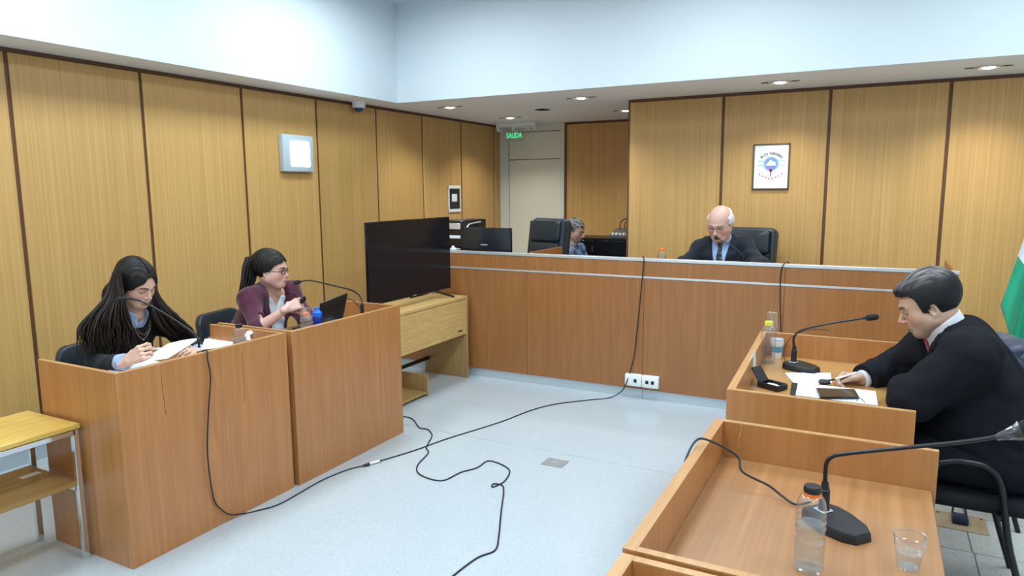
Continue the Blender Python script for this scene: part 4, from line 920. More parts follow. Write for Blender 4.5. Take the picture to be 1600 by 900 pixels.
# ------------------------------------------------------------------ figures: signed-distance volumes turned into one smooth skin each
A3 = lambda *v: np.array(v, dtype=float)
class Vol:
    def __init__(s): s.p = []
    def _add(s, f, lo, hi, k, op): s.p.append((f, np.array(lo, float), np.array(hi, float), k, op)); return s
    def ell(s, c, r, R=None, k=.02, op='add'):
        c = A3(*c); r = A3(*r) if hasattr(r, '__len__') else A3(r, r, r); R = np.eye(3) if R is None else np.array(R)   # columns = axes
        def f(P):
            q = (P-c) @ R; k0 = np.sqrt(((q/r)**2).sum(-1)); k1 = np.sqrt(((q/(r*r))**2).sum(-1))+1e-9
            return k0*(k0-1)/k1
        e = np.abs(R) @ r; return s._add(f, c-e, c+e, k, op)
    def cone(s, a, b, ra, rb, k=.02, op='add', squash=None):
        """squash = (unit dir, factor): flatten across that direction"""
        a, b = A3(*a), A3(*b); ba = b-a; L2 = ba @ ba
        def f(P):
            q = P-a; h = np.clip((q @ ba)/L2, 0, 1)[..., None]; v = q-h*ba
            if squash is not None: v = v+(v @ squash[0])[..., None]*squash[0]*(1/squash[1]-1)
            return np.sqrt((v*v).sum(-1))-(ra+(rb-ra)*h[..., 0])
        m = max(ra, rb); return s._add(f, np.minimum(a, b)-m, np.maximum(a, b)+m, k, op)
    def fn(s, f, lo, hi, k=.0, op='add'): return s._add(f, lo, hi, k, op)
    def cut(s, c, n, rad, k=.0):
        c = A3(*c); n = A3(*n); n = n/np.linalg.norm(n)
        return s._add(lambda P: np.maximum(-((P-c) @ n), np.sqrt(((P-c)**2).sum(-1))-rad), c-rad, c+rad, k, 'sub')
    def eval(s, P):
        F = np.full(P.shape[:-1], .2)
        for f, lo, hi, k, op in s.p: F = comb(F, f(P), k, op)
        return F
def comb(F, d, k, op):
    if op == 'sub': return -comb(-F, d, k, 'add') if k else np.maximum(F, -d)
    if op == 'disp': return F+d
    if k <= 0: return np.minimum(F, d)
    h = np.maximum(k-np.abs(F-d), 0)/k; return np.minimum(F, d)-h*h*k*.25
def surf(vol, lo, hi, h):
    lo, hi = np.array(lo, float), np.array(hi, float)
    ax = [np.arange(lo[i], hi[i]+h, h) for i in range(3)]
    F = np.full([len(a) for a in ax], .05)
    for f, l, u, k, op in vol.p:
        m = k+3*h+.004; sl = []
        for i in range(3):
            i0 = max(0, int((l[i]-m-lo[i])/h)); i1 = min(len(ax[i]), int((u[i]+m-lo[i])/h)+2); sl.append(slice(i0, max(i0, i1)))
        sl = tuple(sl)
        if F[sl].size == 0: continue
        G = np.stack(np.meshgrid(ax[0][sl[0]], ax[1][sl[1]], ax[2][sl[2]], indexing='ij'), -1)
        F[sl] = comb(F[sl], f(G), k, op)
    S = F < 0; nx, ny, nz = F.shape
    cs = (nx-1, ny-1, nz-1); acc = np.zeros(cs+(3,), np.float32); cnt = np.zeros(cs, np.float32); quads = []
    idx = -np.ones(cs, np.int64); edges = []
    for a in range(3):
        s0 = [slice(None)]*3; s1 = [slice(None)]*3; s0[a] = slice(0, -1); s1[a] = slice(1, None)
        s0, s1 = tuple(s0), tuple(s1); X = np.argwhere(S[s0] != S[s1])
        if len(X) == 0: continue
        Y = X.copy(); Y[:, a] += 1; f0 = F[tuple(X.T)]; f1 = F[tuple(Y.T)]; t = f0/(f0-f1)
        P = X.astype(float); P[:, a] += t; P = lo+P*h; inside = S[tuple(X.T)]
        b, c = (a+1) % 3, (a+2) % 3; cells = []
        for db, dc in ((-1, -1), (0, -1), (0, 0), (-1, 0)):
            Q = X.copy(); Q[:, b] += db; Q[:, c] += dc; cells.append(Q)
        for Q in cells:
            ok = np.all((Q >= 0) & (Q < np.array(cs)), 1); np.add.at(acc, tuple(Q[ok].T), P[ok]); np.add.at(cnt, tuple(Q[ok].T), 1)
        ok = np.all([np.all((Q >= 0) & (Q < np.array(cs)), 1) for Q in cells], 0); edges.append(([Q[ok] for Q in cells], inside[ok]))
    on = cnt > 0; idx[on] = np.arange(on.sum()); V = acc[on]/cnt[on][:, None]
    for cells, ins in edges:
        q = np.stack([idx[tuple(Q.T)] for Q in cells], 1); q[~ins] = q[~ins][:, ::-1]; quads.append(q)
    return V.astype(float), np.concatenate(quads) if quads else np.zeros((0, 4), int)
def join(parts):
    V, Q, n = [], [], 0
    for v, q in parts: V.append(v); Q.append(q+n); n += len(v)
    return np.concatenate(V), np.concatenate(Q)
def mesh_obj(name, V, Q, m, parent, col=None, lc=None, label=None):
    V = V-np.array(WORLD[parent.name]) if parent is not None else V
    me = bpy.data.meshes.new(name); me.vertices.add(len(V)); me.vertices.foreach_set('co', V.astype(np.float32).ravel())
    me.loops.add(Q.size); me.loops.foreach_set('vertex_index', Q.astype(np.int32).ravel())
    me.polygons.add(len(Q)); me.polygons.foreach_set('loop_start', np.arange(0, Q.size, 4, dtype=np.int32)); me.polygons.foreach_set('loop_total', np.full(len(Q), 4, np.int32))
    me.polygons.foreach_set('use_smooth', np.ones(len(Q), bool)); me.update(); me.validate()
    if col is not None: a = me.color_attributes.new('tint', 'FLOAT_COLOR', 'POINT'); a.data.foreach_set('color', np.concatenate([col, np.ones((len(col), 1))], 1).astype(np.float32).ravel())
    if lc is not None: a = me.attributes.new('lc', 'FLOAT_VECTOR', 'POINT'); a.data.foreach_set('vector', lc.astype(np.float32).ravel())
    me.materials.append(m); o = bpy.data.objects.new(name, me); COL.objects.link(o)
    if parent is not None: o.parent = parent; WORLD[o.name] = WORLD[parent.name].copy()
    if label: o['label'] = label
    return o
def skin_mat():
    m, nt, b = new_mat('skin'); a = N(nt, 'ShaderNodeAttribute', attribute_name='tint'); nt.links.new(a.outputs['Color'], b.inputs['Base Color'])
    b.inputs['Roughness'].default_value = .5; b.inputs['Subsurface Weight'].default_value = .12; b.inputs['Subsurface Radius'].default_value = (.01, .004, .002); b.inputs['Subsurface Scale'].default_value = .5
    return m
M['skin'] = skin_mat()
def hair_mat(name, dark, light, amt=.3, sc=(190, 16, 190), mask=None):
    m, nt, b = new_mat(name); a = N(nt, 'ShaderNodeAttribute', attribute_name='lc')
    mu = N(nt, 'ShaderNodeVectorMath', operation='MULTIPLY'); mu.inputs[1].default_value = sc; nt.links.new(a.outputs['Vector'], mu.inputs[0])
    nz = N(nt, 'ShaderNodeTexNoise'); nz.inputs['Scale'].default_value = 1; nz.inputs['Detail'].default_value = 3; nt.links.new(mu.outputs[0], nz.inputs['Vector'])
    mr = N(nt, 'ShaderNodeMapRange'); mr.inputs[1].default_value = 1-amt-.25; mr.inputs[2].default_value = 1-amt+.10; nt.links.new(nz.outputs[0], mr.inputs[0])
    fac = mr.outputs[0]
    if mask:
        sep = N(nt, 'ShaderNodeSeparateXYZ'); nt.links.new(a.outputs['Vector'], sep.inputs[0])
        q = N(nt, 'ShaderNodeMapRange'); q.inputs[1].default_value, q.inputs[2].default_value = mask[1]; nt.links.new(sep.outputs[mask[0]], q.inputs[0])
        x = N(nt, 'ShaderNodeMath', operation='MULTIPLY'); nt.links.new(q.outputs[0], x.inputs[0]); nt.links.new(fac, x.inputs[1]); fac = x.outputs[0]
    mx = N(nt, 'ShaderNodeMix', data_type='RGBA'); mx.inputs[6].default_value = (*dark, 1); mx.inputs[7].default_value = (*light, 1); nt.links.new(fac, mx.inputs[0])
    nt.links.new(mx.outputs[2], b.inputs['Base Color']); b.inputs['Roughness'].default_value = .5; b.inputs['Specular IOR Level'].default_value = .28
    bp = N(nt, 'ShaderNodeBump'); bp.inputs['Strength'].default_value = .22; bp.inputs['Distance'].default_value = .003; nt.links.new(nz.outputs[0], bp.inputs['Height']); nt.links.new(bp.outputs[0], b.inputs['Normal'])
    return m
def cloth(name, c, sc=500, rough=.85, bump=.25, sheen=.08, var=.12): return plain(name, c, rough, bump=bump, bscale=sc, sheen=sheen, var=var, spec=.15)

def axes(head, pitch=0, roll=0):
    """columns: right, forward, up; head = compass of the facing from +X counter-clockwise, pitch down positive"""
    h, p, r = map(math.radians, (head, pitch, roll)); f0 = A3(math.cos(h), math.sin(h), 0); R0 = np.cross(f0, (0, 0, 1)); u0 = A3(0, 0, 1)
    f = f0*math.cos(p)-u0*math.sin(p); u = u0*math.cos(p)+f0*math.sin(p)
    rr = R0*math.cos(r)+u*math.sin(r); uu = -R0*math.sin(r)+u*math.cos(r)
    return np.stack([rr, f, uu], 1)

# ---- head, in its own frame: x right, y forward, z up, origin at eye level between the ears, metres
def cran(v, g=0, bald=0, k=.03):
    v.ell((0, -.018, .036), (.076+g, .098+g, .086+g), k=k); v.ell((0, .018, .012), (.067+g, .074+g, .090+g), k=k); return v
def head_vol(fem=0, fat=0, nose=1, lid=1, neck=None, nr=.056):
    v = cran(Vol())
    v.ell((0, .026, -.045), (.056+fat*.012, .060, .056), k=.03)
    v.ell((0, .052, -.088), (.030+fat*.014, .032, .022+fat*.006), k=.03)
    v.ell((0, .072, -.098), (.017, .016, .014), k=.02)
    for s in (-1, 1):
        v.ell((s*.045, .040, -.030), (.024+fat*.006, .030, .028+fat*.006), k=.03)
        v.cone((s*.056, .0, -.055), (s*.028, .055, -.092), .016+fat*.008, .014+fat*.006, k=.03)
        v.cone((s*.012, .090, .022), (s*.045, .072, .022), .008, .006, k=.016)
        v.ell((s*.032, .096, .0), (.017, .016, .011), k=.016, op='sub')
        v.ell((s*.0315, .0725, .0), .0135, k=.003)
        v.cone((s*.020, .083, .004), (s*.043, .076, .003), .004, .003, k=.004)
    v.cone((0, .084, .014), (0, .104*nose+.002, -.028), .0065, .0095, k=.014)
    v.ell((0, .107*nose, -.034), (.0095, .011, .008), k=.008)
    for s in (-1, 1): v.ell((s*.0125, .094*nose+.002, -.037), (.0075, .010, .0065), k=.007); v.ell((s*.006, .101, -.043), (.0035, .006, .0035), k=.002, op='sub')
    v.ell((0, .083, -.062), (.026, .017, .019), k=.015)
    v.cone((-.018, .090, -.0665), (-.003, .0975, -.063), .0042, .005, k=.005); v.cone((.018, .090, -.0665), (.003, .0975, -.063), .0042, .005, k=.005)
    v.cone((-.014, .091, -.0745), (.014, .091, -.0745), .0055, .0055, k=.006); v.ell((0, .0935, -.0745), (.012, .006, .005), k=.006)
    v.cone((-.021, .094, -.0693), (.021, .094, -.0693), .0016, .0016, k=.003, op='sub')
    for s in (-1, 1):
        R = np.array(Euler((math.radians(-12), math.radians(s*8), math.radians(s*-22)), 'XYZ').to_matrix())
        v.ell((s*.076, -.012, -.012), (.0085, .018, .031), R, k=.006); v.ell((s*.082, -.008, -.008), (.006, .010, .019), R, k=.005, op='sub')
        v.ell((s*.074, -.004, -.036), (.006, .008, .009), k=.006)
    if neck is not None:
        v.cone((0, -.022, -.050), neck, nr, nr*1.05, k=.022); v.cone((0, .018, -.085), (neck[0], neck[1]+.03, neck[2]), nr*.45, nr*.6, k=.03)
    return v
def head_tint(V, base, lips=(.36, .10, .09), brow=(.05, .03, .02), blush=.15, open_=.0, shave=0, iris=(.05, .03, .02), browh=.0):
    c = np.tile(A3(*base), (len(V), 1)); x, y, z = V.T; ax = np.abs(x)
    def mix(mk, col, a=1.0):
        mk = (np.clip(mk, 0, 1)*a)[:, None]; c[:] = c*(1-mk)+np.array(col)*mk
    soft = lambda d, w: np.clip(.5-d/w, 0, 1)
    front = (y > .03)
    red = A3(base[0]*1.0, base[1]*.62, base[2]*.55)
    mix(soft(np.hypot((ax-.042)/.03, (z+.032)/.024)-1, .8)*front, red, blush*1.4)
    mix(soft(np.hypot(ax/.016, (z+.034)/.016)-1, .8)*front, red, blush)
    mix(soft(np.hypot((ax-.032)/.021, (z+.003)/.013)-1, .6)*front, A3(*base)*(.62, .5, .45), .5)
    if shave: mix(soft(np.hypot(ax/.062, (z+.085)/.036)-1, .5)*(y > 0), A3(.16, .13, .12), shave); mix(soft(np.hypot(ax/.026, (z+.054)/.008)-1, .5)*(y > .05), A3(.16, .13, .12), shave)
    mix(soft(np.hypot(ax/.024, (z+.0695)/.0105)-1, .35)*(y > .07), lips, .85)
    mix(soft(np.hypot(ax/.021, (z+.0693)/.0022)-1, .6)*(y > .07), (.10, .03, .03), .8)
    t = np.clip((ax-.014)/.036, 0, 1); bz = .020+browh+.008*np.sin(t*2.2)-.004*t
    mix(soft(np.abs(z-bz)-.0052*(1.15-.5*t), .003)*((ax > .012) & (ax < .052))*front, brow, .9)
    ez = -.002
    if open_ > 0:
        ap = np.hypot((ax-.0315)/.0135, (z-ez)/(.0062*open_+.001)); mix(soft(ap-1, .25)*(y > .06), (.62, .58, .55), .9)
        mix(soft(np.hypot(ax-.033, z-ez)-.0055, .003)*(ap < 1.1)*(y > .06), iris, .95)
    lz = ez+(.0065*open_ if open_ > 0 else -.004)-14*(ax-.0315)**2*(1 if open_ > 0 else -1)
    mix(soft(np.abs(z-lz)-.0023, .002)*((ax > .018) & (ax < .046))*(y > .055), (.03, .018, .015), .9)
    return c
def cap_hair(t=.012, line=((-.2, -.07), (-.06, -.07), (-.035, -.03), (-.02, .0), (.004, -.012), (.02, .01), (.03, .045), (.06, .066), (.2, .07)), rag=.004, wavy=.002, seed=0, tz=.004, back=0, part=(0, 0), xs=0):
    """shell on the skull ending at a hairline given as (y, z) pairs"""
    v = cran(Vol(), t, k=.03); v.ell((0, -.03, .06), (.060+t, .080+t, .066+t+tz), k=.03)
    if back: v.ell((0, -.06, -.03), (.058+t, .045+t, .06+back), k=.04)
    ly, lz = zip(*line)
    def f(P):
        x, y, z = P[..., 0], P[..., 1], P[..., 2]
        zz = np.interp(y, ly, lz)-xs*np.clip(np.abs(x)-.012, 0, .07)*np.clip((y-.03)/.03, 0, 1)+rag*np.sin(x*190+seed)*np.sin(y*150+seed*2)
        return (z-zz)*.8
    v.fn(f, (-.2, -.2, -.25), (.2, .2, .25), 0, 'sub')
    if wavy:
        v.fn(lambda P: wavy*np.sin(P[..., 0]*230+20*np.sin(P[..., 1]*14+seed)+P[..., 2]*40), (-.2, -.2, -.2), (.2, .2, .2), 0, 'disp')
    return v

# ---- hand: origin wrist, x toward the thumb side, y along the fingers, z out of the back of the hand
def hand_vol(curl=(20, 30, 20), spread=1.0, thumb=((.040, .030, -.010), (.052, .058, -.024), (.046, .085, -.034)), per=None, slim=1.0):
    v = Vol(); X = (.031, .0105, -.0105, -.030); Ls = (.94, 1.03, .97, .78)
    v.cone((0, -.028, 0), (0, 0, 0), .0235*slim, .023*slim, k=.012, squash=(A3(0, 0, 1), .80))
    for i, x in enumerate(X):
        v.cone((x*.5, .004, 0), (x, .086-.004*abs(i-1), .002), .0145*slim, .0112*slim, k=.012, squash=(A3(0, 0, 1), .92))
    v.ell((.020, .032, -.010), (.016, .026, .012), k=.012); v.ell((-.020, .036, -.008), (.012, .03, .011), k=.012)
    tips = []
    for i, x in enumerate(X):
        p = A3(x, .086-.004*abs(i-1), .002); a = 0; c = per[i] if per else curl; sx = (x*.16)*spread
        for j, (L, r0, r1) in enumerate(((.044, .0098, .0086), (.027, .0086, .0078), (.021, .0078, .0064))):
            a += math.radians(c[j]); d = A3(sx, math.cos(a), -math.sin(a)); d /= np.linalg.norm(d); q = p+d*L*Ls[i]
            v.cone(p, q, r0*slim, r1*slim, k=.004 if j else .006); v.ell(p, (.0101*slim,)*3 if j else (.0108*slim,)*3, k=.003); p = q
        tips.append(p)
    t0, t1, t2 = thumb
    v.cone((.018, .012, -.006), t0, .0145*slim, .0125*slim, k=.012); v.cone(t0, t1, .0118*slim, .0100*slim, k=.005); v.cone(t1, t2, .0100*slim, .0078*slim, k=.004)
    return v, tips
def hand_mesh(W, y, z, right, h=.0027, s=1.0, **kw):
    """W wrist (world), y finger direction, z back of the hand"""
    y = A3(*y); y /= np.linalg.norm(y); z = A3(*z); z = z-y*(y @ z); z /= np.linalg.norm(z); x = np.cross(y, z)   # for a right hand, back up and fingers forward, x is its right
    if right: x = -x
    v, tips = hand_vol(**kw); V, Q = surf(v, (-.06, -.10, -.12), (.09, .20, .05), h)
    if not right: pass
    R = np.stack([x, y, z], 1); Wd = V @ R.T*s+np.array(W)
    if np.linalg.det(R) < 0: Q = Q[:, ::-1]
    return (Wd, Q, V), [R @ t*s+np.array(W) for t in tips]

def folds(amp, seed=0, sx=38, warp=3.0):
    def f(P):
        x, y, z = P[..., 0], P[..., 1], P[..., 2]
        a = np.sin(x*sx+warp*np.sin(z*17+seed)+y*11); b = np.sin(y*sx*.9+warp*np.sin(x*15+seed*1.7)+z*19+seed); c = np.sin(z*sx*1.15+warp*np.sin(y*13+x*9+seed*.6))
        r = (a*b+b*c+c*a)/2.0; return -amp*np.tanh(r*1.6)
    return f

class Fig:
    """a seated figure from joint positions in world space"""
    def __init__(s, name_label, N, O, chest, head, P, Sh, El, Wr, hs=1.0, girth=1.0, arm=1.0, floor_z=0, knee=None, grp=None, foot=None, nr=.056, belly=0):
        s.N, s.O, s.P = A3(*N), A3(*O), A3(*P); s.Sh = [A3(*p) for p in Sh]; s.El = [A3(*p) for p in El]; s.Wr = [A3(*p) for p in Wr]   # [right, left]
        s.chest, s.R, s.hs, s.g, s.arm, s.fz, s.nr, s.belly = chest, head, hs, girth, arm, floor_z, nr, belly
        s.up = s.N-s.P; s.up /= np.linalg.norm(s.up); f = chest[:, 1]; f = f-s.up*(f @ s.up); f /= np.linalg.norm(f)
        s.B = np.stack([np.cross(f, s.up), f, s.up], 1); hx = s.B[:, 0]; f0 = A3(f[0], f[1], 0); f0 /= np.linalg.norm(f0); s.f0 = f0
        s.hip = [s.P+hx*.09*girth, s.P-hx*.09*girth]
        kn = knee or .40
        s.knee = [h+f0*kn+A3(0, 0, -.02)+(hx*.05 if i == 0 else -hx*.05) for i, h in enumerate(s.hip)]
        s.ank = [k+f0*(foot if foot is not None else .05)+A3(0, 0, floor_z+.085-k[2]) for k in s.knee]
        s.root = thing('person', name_label, 'person', (P[0], P[1], floor_z), grp)
        s.L = lambda x, y, z: s.N+s.B @ A3(x, y, z)
        s.neckloc = (s.R.T @ (s.N+s.up*.0-s.O))/hs
    def torso(s, g=0, k=.06):
        v = Vol(); G = s.g; H = np.linalg.norm(s.N-s.P); B = s.B
        v.ell(s.P+A3(0, 0, .02), (.165*G+g, .125*G+g, .12+g), B, k=k)
        v.ell(s.L(0, .025+s.belly*.4, -H*.66), (.148*G+g+s.belly*.5, .118*G+g+s.belly, .16+g), B, k=k)
        v.ell(s.L(0, .005, -.19), (.158*G+g, .108*G+g, .17+g), B, k=k)
        for i, q in enumerate(s.Sh):
            sg = 1 if i == 0 else -1
            v.cone(s.L(sg*.05, -.01, -.075), q, .066+g, .052*s.arm+g, k=k*.8); v.cone(s.L(sg*.02, -.02, -.010), q-(q-s.N)*.10+s.up*.010, .042+g*.8, .042+g, k=k*.9)
        return v
    def arms(s, v, g=0, upto=None, ru=.056, re=.046, rw=.031, k=.03):
        for i in (0, 1):
            S_, E_, W_ = s.Sh[i], s.El[i], s.Wr[i]; a = s.arm
            v.cone(S_-s.up*.012, E_, ru*a+g, re*a+g, k=k*2); v.cone(E_, W_, re*a*.97+g, rw*a+g*.8, k=.025)
        return v
    def legs(s, v, g=0):
        for h, k_, a in zip(s.hip, s.knee, s.ank): v.cone(h, k_, .088*s.g+g, .060+g, k=.05); v.cone(k_, a, .058+g, .040+g, k=.03)
        return v
    def box(s, pts, m=.2): P = np.array(pts); return P.min(0)-m, P.max(0)+m
    def body(s, base, hand_specs, headkw={}, tintkw={}, h=.006, hh=.003, bare=None, skip_lower=True):
        hv = head_vol(neck=tuple(s.neckloc), nr=s.nr/s.hs, **headkw)
        V, Q = surf(hv, (-.11, -.13, min(-.17, s.neckloc[2]-.02)), (.11, .14, .14), hh)
        col = head_tint(V, base, **tintkw); parts = [(V @ s.R.T*s.hs+s.O, Q)]; cols = [col]
        v = s.torso(-.012); s.arms(v, -.006, rw=.0265); s.legs(v, -.01)
        v.cone(s.N-s.up*.02, s.N+(s.O-s.N)*.35, s.nr*1.05, s.nr*.97, k=.03)
        for i, (a, kk) in enumerate(zip(s.ank, s.knee)): v.cone(a, a+s.f0*.13+A3(0, 0, -.045), .036, .030, k=.03)
        lo, hi = s.box([s.P, s.N, *s.Sh, *s.El, *s.Wr, *s.knee, *s.ank], .17); lo[2] = s.fz+.005
        V, Q = surf(v, lo, hi, h); parts.append((V, Q)); c = np.tile(A3(*base), (len(V), 1)); cols.append(c)
        s.tips = []
        for i, sp in enumerate(hand_specs):
            if sp is None: continue
            (V, Q, L), tips = hand_mesh(s.Wr[i], right=(i == 0), **sp); parts.append((V, Q)); s.tips.append(tips)
            c = np.tile(A3(*base), (len(V), 1)); kn = np.clip((L[:, 1]-.08)/.06, 0, 1)[:, None]; c = c*(1-.25*kn)+np.array(base)*(1.02, .72, .66)*.25*kn; cols.append(c)
        V, Q = join(parts); return mesh_obj('body', V, Q, M['skin'], s.root, col=np.concatenate(cols))
    def add(s, name, v, m, h=.006, lo=None, hi=None, label=None, pts=None, marg=.2):
        if lo is None: lo, hi = s.box(pts or [s.P, s.N, *s.Sh, *s.El, *s.Wr], marg)
        V, Q = surf(v, lo, hi, h); return mesh_obj(name, V, Q, m, s.root, lc=(V-s.O) @ s.R, label=label)
    def addhead(s, name, v, m, h=.003, lo=(-.13, -.15, -.2), hi=(.13, .15, .16), label=None):
        V, Q = surf(v, lo, hi, h); return mesh_obj(name, V @ s.R.T*s.hs+s.O, Q, m, s.root, lc=V, label=label)
    def hp(s, x, y, z): return Vector(s.O+s.R @ A3(x, y, z)*s.hs)
    def chestf(s, fn):
        """field in the chest frame (x right, y forward, z up from the neck base)"""
        return lambda P: fn((P-s.N) @ s.B)
    def tubes(s, name, paths, m, label=None, n=8):
        bm = bmesh.new()
        for p, r in paths: tube(bm, p, r, n)
        return obj(name, bm, m, s.root, label)
    def vcut(s, v, w0=.085, zb=-.30, zt=.02, lapel=.055, relief=.006):
        """open the front in a V and raise the lapels"""
        v.cone(s.N-s.up*.015, s.N+(s.O-s.N)*.8, s.nr*1.06+.008, s.nr*1.06+.012, k=.004, op='sub')
        wd = lambda z: w0*np.clip((z-zb)/(zt-zb), 0, 1.6)
        lo, hi = s.N-.42, s.N+.2
        if lapel: v.fn(s.chestf(lambda q: np.where((q[..., 1] > -.02) & (np.abs(q[..., 0]) > wd(q[..., 2])-.02) & (np.abs(q[..., 0]) < wd(q[..., 2])+lapel*np.clip((q[..., 2]-zb+.02)/.12, 0, 1)) & (q[..., 2] < .03) & (q[..., 2] > zb-.02), -relief, 0.0)), lo, hi, 0, 'disp')
        v.fn(s.chestf(lambda q: np.maximum(np.maximum((np.abs(q[..., 0])-wd(q[..., 2])), .0-q[..., 1]), zb-q[..., 2])), lo, hi, 0, 'sub')
    def collar(s, m, r=.010, h=.026, gap=.03, name='shirt_collar', z0=.0, tilt=.35):
        v = Vol(); a = s.N-s.up*.03; b = s.N+(s.O-s.N)*.45; R_ = s.nr*1.06
        def f(P):
            q = (P-s.N) @ s.B; z = q[..., 2]-z0+tilt*q[..., 1]
            ba = b-a; hh = np.clip(((P-a) @ ba)/(ba @ ba), 0, 1)[..., None]; w_ = P-a-hh*ba; d = np.sqrt((w_*w_).sum(-1))-R_
            d = np.maximum(d-r-.010*np.clip(-z/h, 0, 1), -(d-.002)); d = np.maximum(d, np.abs(z)-h)
            g_ = np.maximum(np.abs(q[..., 0])-gap*np.clip((.03-z)/.06*.0+(z+h)/(2*h), 0, 1)-.002, -q[..., 1]); return np.maximum(d, -g_)
        v.fn(f, s.N-.13, s.N+.13, 0, 'add'); return s.add(name, v, m, .003, s.N-.13, s.N+.13)
    def shoes(s, m, g=0):
        for i, a in enumerate(s.ank):
            v = Vol(); hl = a-s.f0*.035; v.cone((hl[0], hl[1], s.fz+.045), tuple(A3(*(a+s.f0*.10))[:2])+(s.fz+.040,), .040, .036, k=.02); v.cone(tuple((a+s.f0*.10)[:2])+(s.fz+.038,), tuple((a+s.f0*.17)[:2])+(s.fz+.030,), .036, .027, k=.02)
            v.cone(a, (a[0], a[1], s.fz+.05), .044, .042, k=.02); v.fn(lambda P: P[..., 2]-(s.fz+.004), a-.3, a+.3, 0, 'sub'); v.cut(tuple(a+A3(0, 0, .03)), (0, 0, 1), .2)
            V, Q = surf(v, a-.25, a+.25, .006); mesh_obj('shoe', V, Q, m, s.root)
def below(z0):
    return lambda P: P[..., 2]-z0
def lens(s, cx, w, h, y, z, r, tilt=0):
    """closed rounded-rectangle outline for a spectacle rim in the head frame"""
    pts = []
    for k in range(20):
        a = 2*PI*k/20; cx_, sz = math.cos(a), math.sin(a); px = abs(cx_)**.6*(1 if cx_ >= 0 else -1)*w; pz_ = abs(sz)**.6*(1 if sz >= 0 else -1)*h
        pts.append(s.hp(cx+px, y-abs(cx+px)**2*3.0, z+pz_))
    return pts+[pts[0], pts[1]]
def glasses(s, m, w=.024, h=.014, r=.0016, z=-.002, y=.100, rimless=False, label=None):
    t = []
    for sg in (-1, 1):
        L = lens(s, sg*.033, w, h, y, z, r)
        if rimless: t.append((L[0:11] if True else L, r)); t.append((L[10:21], r*.55))
        else: t.append((L, r))
        t.append(([s.hp(sg*(.033+w), y-.010, z+h*.5), s.hp(sg*.071, .070, z+h*.45), s.hp(sg*.080, .02, z+h*.3), s.hp(sg*.080, -.015, z+.004), s.hp(sg*.078, -.03, z-.012)], r))
    t.append(([s.hp(-.010, y, z+h*.3), s.hp(0, y+.005, z+h*.55), s.hp(.010, y, z+h*.3)], r))
    o = s.tubes('glasses', t, m, label, 6)
    bm = bmesh.new()
    for sg in (-1, 1):
        L = lens(s, sg*.033, w*.97, h*.96, y, z, r)[:20]; bm.faces.new([bm.verts.new(p) for p in L])
    obj('lens', bm, M['lens'], o); return o
def locks(paths, m, s, name='hair', n=6):
    """strands with their own lengthwise coordinate"""
    Vs, Qs, Ls, off = [], [], [], 0
    for P, rad, sd in paths:
        P = [A3(*p) for p in P]; u = None; L = len(P); ring = []
        for i in range(L):
            d = P[min(i+1, L-1)]-P[max(i-1, 0)]; d = d/(np.linalg.norm(d)+1e-9)
            if u is None: u = np.cross(d, A3(.3, .8, .5)); u /= np.linalg.norm(u)
            else: u = u-d*(u @ d); u /= np.linalg.norm(u)+1e-9
            w_ = np.cross(d, u); t = i/(L-1); r = rad*(min(1, .5+t*4))*(1-max(0, t-.72)/.28*.85)
            for k in range(n): a = 2*PI*k/n; Vs.append(P[i]+(u*math.cos(a)+w_*math.sin(a)*.6)*r); Ls.append((sd*.7+k*.002, t*.35, sd*.31+k*.001))
        for i in range(L-1):
            for k in range(n): Qs.append((off+i*n+k, off+i*n+(k+1) % n, off+(i+1)*n+(k+1) % n, off+(i+1)*n+k))
        off += L*n
    return np.array(Vs), np.array(Qs), np.array(Ls)
# ------------------------------------------------------------------ people
rng = random.Random(11)
SK = dict(fair=(.68, .44, .34), rosy=(.68, .42, .345), tan=(.55, .35, .255), grey=(.46, .29, .21))

